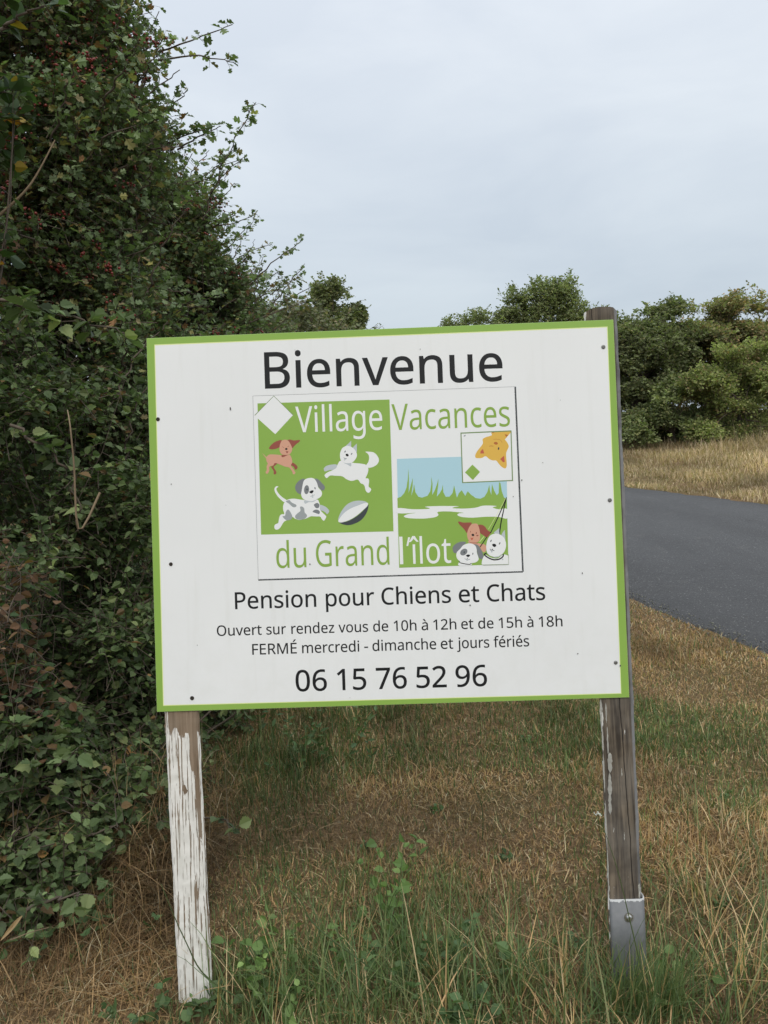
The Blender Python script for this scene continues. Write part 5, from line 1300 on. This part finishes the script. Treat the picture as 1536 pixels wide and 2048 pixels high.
for rr, dd in ((0.0115, 0.0), (0.0115, 0.0016), (0.0080, 0.0019), (0.0078, 0.006), (0.0050, 0.0085), (0.0, 0.009)):
    rings.append([bm.verts.new((u + rr * math.cos(a), 0.0003 - dd, v + rr * math.sin(a))) for a in [i * math.pi / 8 for i in range(16)]] if rr else [bm.verts.new((u, 0.0003 - dd, v))])
for a, b in zip(rings[:-1], rings[1:]):
    for i in range(16):
        if len(b) == 1: bm.faces.new((a[i], a[(i + 1) % 16], b[0]))
        else: bm.faces.new((a[i], a[(i + 1) % 16], b[(i + 1) % 16], b[i]))
bmesh.ops.recalc_face_normals(bm, faces=bm.faces)
me = bpy.data.meshes.new('bolt'); bm.to_mesh(me); bm.free()
link('bolt', me, prr, [mat_flat('bright_bolt', (0.45, 0.45, 0.43), 0.3, 0.5, 0.9)])

# ------------------------------------------------------------------ grass
def blades(P, head, L, W, bend, lean, col, seg=3):
    """one tapering strip per blade"""
    n = len(P)
    d = np.stack([np.cos(head), np.sin(head), np.zeros(n)], 1)
    s = np.stack([-np.sin(head), np.cos(head), np.zeros(n)], 1)
    t = np.linspace(0, 1, seg + 1)
    th = lean[:, None] + bend[:, None] * t[None]
    dl = (L / seg)[:, None]
    hx = np.concatenate([np.zeros((n, 1)), np.cumsum(np.sin(th[:, :-1]) * dl, 1)], 1)
    hz = np.concatenate([np.zeros((n, 1)), np.cumsum(np.cos(th[:, :-1]) * dl, 1)], 1)
    C = P[:, None] + d[:, None] * hx[..., None] + np.array([0, 0, 1.0]) * hz[..., None]
    w = W[:, None] * np.array([0.9, 1.0, 0.75, 0.45, 0.3][:seg + 1])[None] / 2
    A = C[:, :-1] - s[:, None] * w[:, :-1, None]
    B = C[:, :-1] + s[:, None] * w[:, :-1, None]
    V = np.concatenate([np.stack([A, B], 2).reshape(n, -1, 3), C[:, -1:]], 1)
    k = 2 * seg + 1
    base = (np.arange(n) * k)[:, None]
    Fq = np.concatenate([base + np.array([[2 * i, 2 * i + 1, 2 * i + 3, 2 * i + 2]]) for i in range(seg - 1)]) if seg > 1 else np.zeros((0, 4), int)
    Ft = base + np.array([[2 * seg - 2, 2 * seg - 1, 2 * seg]])
    return V.reshape(-1, 3), [Fq, Ft], np.repeat(col, k, 0)

GREENS = [(3, (0.140, 0.190, 0.070)), (3, (0.100, 0.155, 0.062)), (2, (0.17, 0.215, 0.09)), (1, (0.27, 0.28, 0.13))]
STRAW = [(4, (0.41, 0.255, 0.125)), (4, (0.50, 0.33, 0.17)), (2, (0.57, 0.43, 0.25)), (2, (0.27, 0.165, 0.085)), (0.7, (0.64, 0.54, 0.36))]
GOLD = [(4, (0.488, 0.354, 0.213)), (4, (0.573, 0.433, 0.268)), (2, (0.403, 0.287, 0.177)), (1.5, (0.671, 0.549, 0.378)), (0.6, (0.207, 0.213, 0.098))]

def scatter(n, x0, x1, y0, y1, ok):
    x = rng.uniform(x0, x1, n); y = rng.uniform(y0, y1, n)
    m = ok(x, y)
    x, y = x[m], y[m]
    return np.stack([x, y, zg(x, y) - 0.004], 1)

def greenness(P):
    g = 0.5 + 0.42 * wob(P * np.array([1, 1, 0]) + 3.3, 0.9) + 0.28 * wob(P * np.array([1, 1, 0]), 3.1)
    x, y = P[:, 0], P[:, 1]
    g += 0.55 * np.exp(-((x - 0.1) / 0.75) ** 2 - ((y - 2.05) / 0.32) ** 2)          # lush strip at the foot of the sign
    g += 0.05 * np.exp(-((x - 1.1) / 0.5) ** 2 - ((y - 3.2) / 0.9) ** 2)
    g += 0.45 * np.exp(-((x + 0.25) / 0.35) ** 2 - ((y - 3.9) / 0.35) ** 2)
    g -= 0.40 * np.exp(-((x - 0.15) / 0.55) ** 2 - ((y - 3.1) / 0.55) ** 2)          # parched middle
    g -= 0.55 * np.clip((x - (road_near(y) - 1.1)) / 0.6, 0, 1) * (y < 9)             # dry road edge
    g -= 0.5 * np.clip((-0.55 - x) / 0.3, 0, 1) * (y < 2.9)
    return g

lawn_ok = lambda x, y: (x < road_near(y) - 0.02) & (x > -2.4)
parts = []
def lawn(n, x0, x1, y0, y1, lscale, wscale):
    P = scatter(n, x0, x1, y0, y1, lawn_ok)
    k = len(P)
    g = greenness(P)
    isg = rng.uniform(0, 1, k) < np.clip(0.85 * g - 0.25, 0.04, 0.6)
    short = np.where(isg, rng.gamma(3.2, 0.008, k) + 0.012, rng.gamma(3.0, 0.006, k) + 0.009)
    L = short * lscale * np.clip(1.0 + 0.7 * wob(P, 2.3) + 0.4 * wob(P, 6.0), 0.85, 2.1)
    lean = np.where(isg, np.abs(rng.normal(0.25, 0.25, k)), np.abs(rng.normal(1.0, 0.4, k)).clip(0, 1.5))
    bend = np.where(isg, rng.normal(0.5, 0.4, k), rng.normal(0.6, 0.6, k))
    col = np.where(isg[:, None], pick(GREENS, k), pick(STRAW, k)) * rng.uniform(0.6, 1.3, (k, 1)) * np.clip(1.0 + 0.30 * wob(P, 4.3), 0.6, 1.4)[:, None]
    W = rng.uniform(0.0018, 0.0036, k) * wscale
    parts.append(blades(P, rng.uniform(0, 6.28, k), L, W, bend, lean, col, 2))
lawn(150000, -1.5, 2.3, 1.35, 3.2, 1.0, 1.0)
lawn(120000, -1.2, 2.6, 3.2, 5.2, 1.0, 1.25)
lawn(70000, -0.9, 2.2, 5.2, 9, 1.15, 1.7)
lawn(30000, -1.5, 1.5, 9, 18, 1.5, 3.0)
lawn(12000, -4.0, 3.4, -0.6, 1.35, 1.0, 1.6)
# taller living grass standing through it
def tall(n, cx, cy, rx, ry, l0, l1, green=0.8, lean=0.35, w=(0.0022, 0.0042), bend=0.6):
    r = np.sqrt(rng.uniform(0, 1, n)); a = rng.uniform(0, 6.28, n)
    x, y = cx + rx * r * np.cos(a), cy + ry * r * np.sin(a)
    m = lawn_ok(x, y); x, y = x[m], y[m]; n = len(x)
    P = np.stack([x, y, zg(x, y) - 0.005], 1)
    isg = rng.uniform(0, 1, n) < green
    col = np.where(isg[:, None], pick(GREENS, n), pick(STRAW[1:3], n) * 1.15) * rng.uniform(0.75, 1.25, (n, 1))
    parts.append(blades(P, rng.uniform(0, 6.28, n), rng.uniform(l0, l1, n), rng.uniform(*w, n), rng.normal(bend, 0.4, n), np.abs(rng.normal(lean, 0.2, n)), col, 4))
# dead straws lying flat over the thatch
P = scatter(1700, -0.9, 2.1, 1.6, 5.2, lawn_ok); k = len(P)
P[:, 2] += 0.008
parts.append(blades(P, rng.uniform(0, 6.28, k), rng.uniform(0.04, 0.10, k), rng.uniform(0.0018, 0.0035, k), rng.normal(0.15, 0.3, k), rng.uniform(1.2, 1.5, k), pick(STRAW[1:3], k) * rng.uniform(0.7, 1.25, (k, 1)), 3))
def tussock(cx, cy, n, l0, l1, green=0.7, spread=0.03, lean=0.5):
    x, y = cx + rng.normal(0, spread, n), cy + rng.normal(0, spread, n)
    P = np.stack([x, y, zg(x, y) - 0.005], 1)
    isg = rng.uniform(0, 1, n) < green
    tone = rng.uniform(0.8, 1.2)
    col = np.where(isg[:, None], pick(GREENS, n), pick(STRAW[1:3], n) * 1.15) * rng.uniform(0.75, 1.25, (n, 1)) * tone
    hd = np.arctan2(y - cy, x - cx) + rng.normal(0, 0.7, n)
    parts.append(blades(P, hd, rng.uniform(l0, l1, n) * rng.uniform(0.6, 1.1, n), rng.uniform(0.002, 0.0042, n), np.abs(rng.normal(0.7, 0.4, n)), np.abs(rng.normal(lean, 0.25, n)), col, 4))
for _ in range(34):
    tussock(rng.uniform(-0.35, 0.80), rng.uniform(1.72, 2.12), int(rng.uniform(14, 34)), 0.08, 0.20, rng.uniform(0.4, 0.9))
for _ in range(14):
    tussock(rng.uniform(0.75, 1.2), rng.uniform(1.9, 2.7), int(rng.uniform(10, 26)), 0.08, 0.18, rng.uniform(0.35, 0.8))
for _ in range(12):
    tussock(rng.uniform(-0.55, 0.1), rng.uniform(3.3, 4.3), int(rng.uniform(10, 24)), 0.07, 0.17, rng.uniform(0.6, 0.95))
for _ in range(34):
    tussock(rng.uniform(-0.3, 1.7), rng.uniform(2.2, 4.8), int(rng.uniform(5, 12)), 0.05, 0.12, rng.uniform(0.5, 0.9))
for _ in range(16):
    tussock(rng.uniform(-0.95, -0.4), rng.uniform(1.65, 2.1), int(rng.uniform(6, 16)), 0.05, 0.14, rng.uniform(0.3, 0.8))
def tall(n, cx, cy, rx, ry, l0, l1, green=0.8, lean=0.35, w=(0.0018, 0.0036), bend=0.6):
    r = np.sqrt(rng.uniform(0, 1, n)); a = rng.uniform(0, 6.28, n)
    x, y = cx + rx * r * np.cos(a), cy + ry * r * np.sin(a)
    P = np.stack([x, y, zg(x, y) - 0.005], 1)
    isg = rng.uniform(0, 1, n) < green
    col = np.where(isg[:, None], pick(GREENS, n), pick(STRAW[1:3], n) * 1.1) * rng.uniform(0.8, 1.25, (n, 1))
    parts.append(blades(P, rng.uniform(0, 6.28, n), rng.uniform(l0, l1, n), rng.uniform(*w, n), rng.normal(bend, 0.4, n), np.abs(rng.normal(lean, 0.25, n)), col, 4))
tall(560, 0.15, 1.98, 0.62, 0.20, 0.12, 0.28, 0.92)
tall(110, -0.30, 1.85, 0.2, 0.12, 0.06, 0.16, 0.85)
tall(160, 0.95, 2.1, 0.32, 0.3, 0.12, 0.28, 0.6, 0.5)
tall(280, 0.60, 1.895, 0.10, 0.035, 0.09, 0.23, 0.9, 0.18, bend=0.35)
tall(50, -0.38, 1.97, 0.12, 0.08, 0.10, 0.28, 0.85)
tall(110, -0.2, 3.75, 0.45, 0.45, 0.10, 0.24, 0.85)
tall(90, 1.1, 3.2, 0.6, 1.0, 0.08, 0.20, 0.65)
tall(130, 0.2, 1.93, 0.65, 0.2, 0.18, 0.34, 0.94, 0.4, (0.003, 0.0052), 0.7)
tall(50, 0.95, 2.0, 0.3, 0.2, 0.20, 0.36, 0.6, 0.5, (0.003, 0.005), 0.7)
tall(40, -0.35, 1.95, 0.15, 0.12, 0.16, 0.32, 0.85, 0.3, (0.003, 0.005), 0.6)
for cx_, cy_, n_, a_, b_, g_ in ((0.595, 1.90, 80, 0.10, 0.22, 0.9), (0.50, 1.90, 46, 0.12, 0.28, 0.75), (0.66, 1.92, 40, 0.10, 0.22, 0.85), (0.28, 2.0, 44, 0.14, 0.30, 0.65), (0.40, 1.98, 34, 0.12, 0.26, 0.6),
                              (0.08, 2.05, 36, 0.12, 0.26, 0.85), (-0.28, 2.05, 30, 0.10, 0.24, 0.9), (0.85, 2.0, 44, 0.12, 0.26, 0.55), (1.0, 2.1, 34, 0.10, 0.24, 0.5), (-0.10, 1.95, 30, 0.10, 0.22, 0.85)):
    tussock(cx_, cy_, n_, a_, b_, g_, 0.035, 0.4)
V, Fs, C = join(parts)
tag(link('grass', mesh_np('grass', V, Fs, C), mats=[M_BLADE]), kind='stuff')

# golden grass of the far bank and of the road edge
parts = []
def bank(n, y0, y1, off0, off1, l0, l1, w, pal=GOLD):
    y = rng.uniform(y0, y1, n)
    u = rng.uniform(0, 1, n)
    x = road_near(y) + 5.18 + off0 + (off1 - off0) * u
    P = np.stack([x, y, zg(x, y) - 0.01], 1)
    clump = 0.5 + 0.5 * wob(P, 1.3).clip(-0.8, 0.8)
    col = pick(pal, n) * rng.uniform(0.75, 1.2, (n, 1)) * (0.55 + 0.55 * clump[:, None]) * np.clip(1 + 0.3 * wob(P, 0.7), 0.6, 1.3)[:, None]
    parts.append(blades(P, rng.uniform(0, 6.28, n), rng.uniform(l0, l1, n) * (0.5 + clump), w * rng.uniform(0.7, 1.3, n), rng.normal(0.8, 0.4, n), np.abs(rng.normal(0.4, 0.3, n)), col, 3))
bank(26000, 9, 30, 0.02, 2.2, 0.05, 0.16, 0.011)
bank(46000, 10, 30, 1.2, 6.0, 0.08, 0.22, 0.011)
bank(7000, 12, 32, 4.2, 7.5, 0.18, 0.42, 0.010)
bank(1500, 12, 32, 5.0, 8.0, 0.4, 0.8, 0.012, [(3, (0.30, 0.24, 0.15)), (2, (0.13, 0.14, 0.06))])
V, Fs, C = join(parts)
tag(link('dry_bank_grass', mesh_np('dry_bank_grass', V, Fs, C), mats=[M_BLADE]), kind='stuff')

# loose chippings along the crumbling road edge
n = 2600
y = rng.uniform(3.4, 12, n) ; x = road_near(y) + rng.normal(0.02, 0.09, n)
r = rng.uniform(0.002, 0.0065, n)
P = np.stack([x, y, zg(x, y) + r * 0.4 + np.where(x > road_near(y), 0.048, 0.0) * np.clip((x - road_near(y)) / 0.1, 0, 1)], 1)
v_, f_ = octa(P, r)
k_ = len(v_) // n
v_ = v_ + rng.normal(0, 0.0006, v_.shape)
tag(link('gravel', mesh_np('gravel', v_, [f_], np.repeat(rng.uniform(0.10, 0.36, (n, 1)) * np.array([[1, 0.97, 0.92]]), k_, 0)), mats=[M_LEAF_MATT]), kind='stuff')

# matted dead grass under the hedge, bottom left
n = 9000
x = rng.normal(-0.86, 0.17, n); y = rng.normal(2.42, 0.24, n)
m = (x < -0.56) & (x > -1.5) & (y > 1.6)
x, y = x[m], y[m]; n = len(x)
hh = 0.20 * np.exp(-((x + 0.82) / 0.2) ** 2 - ((y - 2.6) / 0.3) ** 2)
P = np.stack([x, y, zg(x, y) + hh * rng.uniform(0, 1, n)], 1)
col = pick(STRAW, n) * rng.uniform(0.4, 1.1, (n, 1)) * (0.75 + 0.4 * wob(P, 5.0))[:, None].clip(0.3, 1.2)
hd = np.where(rng.uniform(0, 1, n) < 0.5, rng.normal(0.0, 1.0, n) + 2.0 * wob(P, 3.0), rng.uniform(0, 6.28, n))
b = blades(P, hd, rng.gamma(2.5, 0.035, n) + 0.03, rng.uniform(0.0012, 0.003, n), rng.normal(0.8, 1.0, n), np.abs(rng.normal(1.25, 0.4, n)), col, 4)
n = 2600
x = rng.uniform(-1.35, -0.62, n); y = 2.2 + (x + 1.35) * 0.6 + rng.uniform(0, 0.5, n)
P = np.stack([x, y, zg(x, y) + rng.uniform(0, 0.34, n) * rng.uniform(0, 1, n)], 1)
b2 = blades(P, rng.uniform(0, 6.28, n), rng.uniform(0.06, 0.24, n), rng.uniform(0.0012, 0.003, n), rng.normal(0.6, 0.7, n), np.abs(rng.normal(0.9, 0.5, n)), pick(STRAW, n) * rng.uniform(0.35, 0.95, (n, 1)), 4)
b = join([b, b2])
tag(link('dead_grass', mesh_np('dead_grass', *b), mats=[M_BLADE]), kind='stuff')

# ------------------------------------------------------------------ single plants
def weed(name, label, xy, h, nst, per, leafL, tmpl, pal, spread=0.06, group=None, cat='weed'):
    x, y = xy
    z = float(zg(x, y))
    root = empty(name, (x, y, z))
    st = np.concatenate([rng.normal(0, spread, (nst, 2)), np.full((nst, 1), -0.01)], 1)
    td = unit(np.concatenate([rng.normal(0, 0.35, (nst, 2)), np.ones((nst, 1))], 1))
    lf, tw = twig_leaves(st, td, h * rng.uniform(0.6, 1.1, nst), per, leafL, tmpl, pal, 0.05, 0.0018, 1.0, 1.0, 0.12)
    link('foliage', mesh_np('foliage', *lf), root, [M_LEAF])
    link('branches', mesh_np('branches', tw[0], [tw[1]], smooth=True), root, [mat_flat('green_stem', (0.09, 0.12, 0.04), 0.6, 0.3)])
    return tag(root, label, cat, group)
W_G = [(3, (0.13, 0.21, 0.065)), (2, (0.17, 0.26, 0.085)), (1, (0.21, 0.30, 0.10))]
W_D = [(3, (0.09, 0.15, 0.062)), (2, (0.12, 0.185, 0.075))]
G_W = 'broad leaved weeds in the grass by the sign'
weed('weed_plant', 'upright leafy weed with bright green tip in the grass below the phone number', (-0.03, 2.18), 0.31, 5, 12, 0.030, T_BROAD, W_G, 0.03, G_W)
weed('weed_plant', 'low round leaved plant hiding the foot of the white post', (-0.53, 1.91), 0.09, 16, 7, 0.026, T_OVAL, W_D, 0.07, G_W)
weed('weed_plant', 'spreading green weed just right of the white post foot', (-0.33, 2.03), 0.16, 18, 8, 0.030, T_BROAD, W_G, 0.09, G_W)
weed('weed_plant', 'sprawling cut leaved weed at the bottom middle of the picture', (0.10, 1.93), 0.12, 18, 8, 0.028, T_BROAD, W_D, 0.10, G_W)
weed('weed_plant', 'small pale green weed beside the metal post shoe', (0.70, 1.95), 0.12, 5, 5, 0.026, T_OVAL, W_G, 0.03, G_W)
weed('weed_plant', 'dark green nettle like plant in front of the hedge foot behind the white post', (-0.38, 3.6), 0.28, 22, 8, 0.040, T_NARROW, W_D, 0.18, G_W)
weed('weed_plant', 'ivy leaved plant in the dead grass at the lower left', (-0.86, 2.25), 0.14, 12, 5, 0.034, T_IVY, W_D, 0.10, G_W)

for k_ in range(9):
    px_, py_ = [(0.35, 2.6), (0.9, 3.1), (0.6, 3.6), (0.15, 3.0), (1.3, 3.7), (0.95, 2.3), (0.45, 2.15), (-0.1, 2.7), (1.2, 2.9), (0.75, 2.75), (0.2, 2.35), (1.5, 4.3)][k_]
    weed('rosette_weed', 'tiny flat weed rosette among the parched turf behind the sign', (px_, py_), 0.030, 5, 4, 0.020, T_OVAL, W_D, 0.015, 'tiny weed rosettes in the turf')
# bare stalks and dry blades that stand out singly
def stalk(name, label, pts, r, mat, cat, tip=None):
    p = np.array(pts, float)
    o = p[0].copy()
    tt = np.linspace(0, len(p) - 1, 16)
    i0 = np.minimum(tt.astype(int), len(p) - 2)
    f = (tt - i0)[:, None]
    pm1, p0, p1, p2 = p[np.maximum(i0 - 1, 0)], p[i0], p[i0 + 1], p[np.minimum(i0 + 2, len(p) - 1)]
    pl = 0.5 * (2 * p0 + (p1 - pm1) * f + (2 * pm1 - 5 * p0 + 4 * p1 - p2) * f ** 2 + (3 * p0 - pm1 - 3 * p1 + p2) * f ** 3)
    v_, f_ = tubes(pl[None] - o, np.linspace(r, r * 0.4, 16)[None], 6)
    ob = link(name, mesh_np(name, v_, [f_], smooth=True), None, [mat])
    ob.location = o
    return tag(ob, label, cat)
M_GSTALK = mat_flat('green_stalk', (0.07, 0.10, 0.035), 0.6, 0.3)
def gnd(x, y, dz=0.0): return np.array([x, y, float(zg(x, y)) + dz])
stalk('grass_stalk', 'long leaning green stalk crossing in front of the white post', [gnd(-0.30, 1.9), at(420, 1960, 1.92), at(370, 1880, 1.90), at(322, 1768, 1.88)], 0.0022, M_GSTALK, 'grass stalk')
stalk('grass_stalk', 'thick green grass stalk arching left of the bright weed', [gnd(0.02, 1.95), at(640, 1860, 1.97), at(600, 1800, 1.97), at(540, 1745, 1.97)], 0.0022, M_GSTALK, 'grass stalk')
stalk('grass_stalk', 'single dark stalk leaning in the parched middle of the lawn', [gnd(0.30, 2.75), at(960, 1600, 2.75), at(905, 1505, 2.75)], 0.0020, M_GSTALK, 'grass stalk')
stalk('grass_stalk', 'slim dark blade crossing the bolt of the metal shoe', [gnd(0.60, 1.84), at(1262, 1850, 1.84), at(1235, 1740, 1.84), at(1205, 1650, 1.84)], 0.0017, M_GSTALK, 'grass stalk')
stalk('dead_stalk', 'pale bent dead stalk at the left edge by the dead grass', [gnd(-1.08, 2.35), at(20, 1880, 2.1), at(60, 1865, 2.1), at(98, 1855, 2.1)], 0.0022, M_STEM, 'stalk')
stalk('dead_stalk', 'thin dry twig standing upright out of the dead grass', [at(50, 1860, 2.2), at(52, 1830, 2.2), at(58, 1800, 2.2)], 0.0018, M_STEM, 'stalk')
for lab, pts, r in (('pale old bramble cane arching over the dark leaves at mid left', [at(200, 985, 2.55), at(158, 1060, 2.5), at(148, 930, 2.5), at(140, 850, 2.5), at(135, 820, 2.55)], 0.004),
                    ('dry cane running down from the left edge to the bramble foot', [at(-20, 1200, 2.5), at(30, 1250, 2.5), at(70, 1275, 2.6)], 0.005),
                    ('thin straight twig poking out beside the white post', [at(275, 1570, 2.9), at(300, 1540, 2.8), at(330, 1515, 2.75)], 0.0022),
                    ('pale twig over the hawthorn leaves near the left edge', [at(0, 430, 3.2), at(60, 370, 3.2), at(110, 280, 3.25)], 0.006)):
    stalk('bare_cane', lab, pts, r, M_STEM, 'cane')
# pale curled dead leaf, bottom left edge
pp = smooth([(-0.5, 0.0), (-0.2, 0.16), (0.2, 0.18), (0.55, 0.02), (0.2, -0.12), (-0.2, -0.10)], 4)
o_ = at(22, 1858, 2.08)
V_ = np.array([(p[0] * 0.05, 0.02 * p[0] + 0.03 * p[1], p[1] * 0.05 + 0.05 * p[0]) for p in pp] + [(0, 0.008, 0)])
Ft = np.array([[i, (i + 1) % len(pp), len(pp)] for i in range(len(pp))])
ob = link('dead_leaf', mesh_np('dead_leaf', V_, [Ft], np.tile(np.array([[0.50, 0.36, 0.20]]), (len(V_), 1))), None, [M_LEAF_MATT])
ob.location = o_
md = ob.modifiers.new('thickness', 'SOLIDIFY'); md.thickness = 0.0006
tag(ob, 'pale curled dead leaf on the bent stalk at the left edge', 'leaf')
# one small white flower head in the lawn
fx = at(1196, 1629, 2.45)
root = empty('white_flower', tuple(gnd(fx[0], fx[1])))
base = np.array(root.location)
n = 14
P = fx - base + rng.normal(0, 1, (n, 3)) * np.array([0.008, 0.008, 0.0025])
v_, f_ = octa(P, rng.uniform(0.0018, 0.003, n))
link('flower_head', mesh_np('flower_head', v_, [f_], smooth=True), root, [mat_flat('white_petal', (0.66, 0.67, 0.58), 0.6, 0.3)])
v_, f_ = tubes(np.array([[(0, 0, -0.01), tuple((fx - base) * 0.5 + np.array([0.01, 0, 0])), tuple(fx - base)]]), np.full((1, 3), 0.0012), 5)
link('stem', mesh_np('stem', v_, [f_]), root, [M_GSTALK])
tag(root, 'small flat white flower head standing left of the bare post', 'flower')
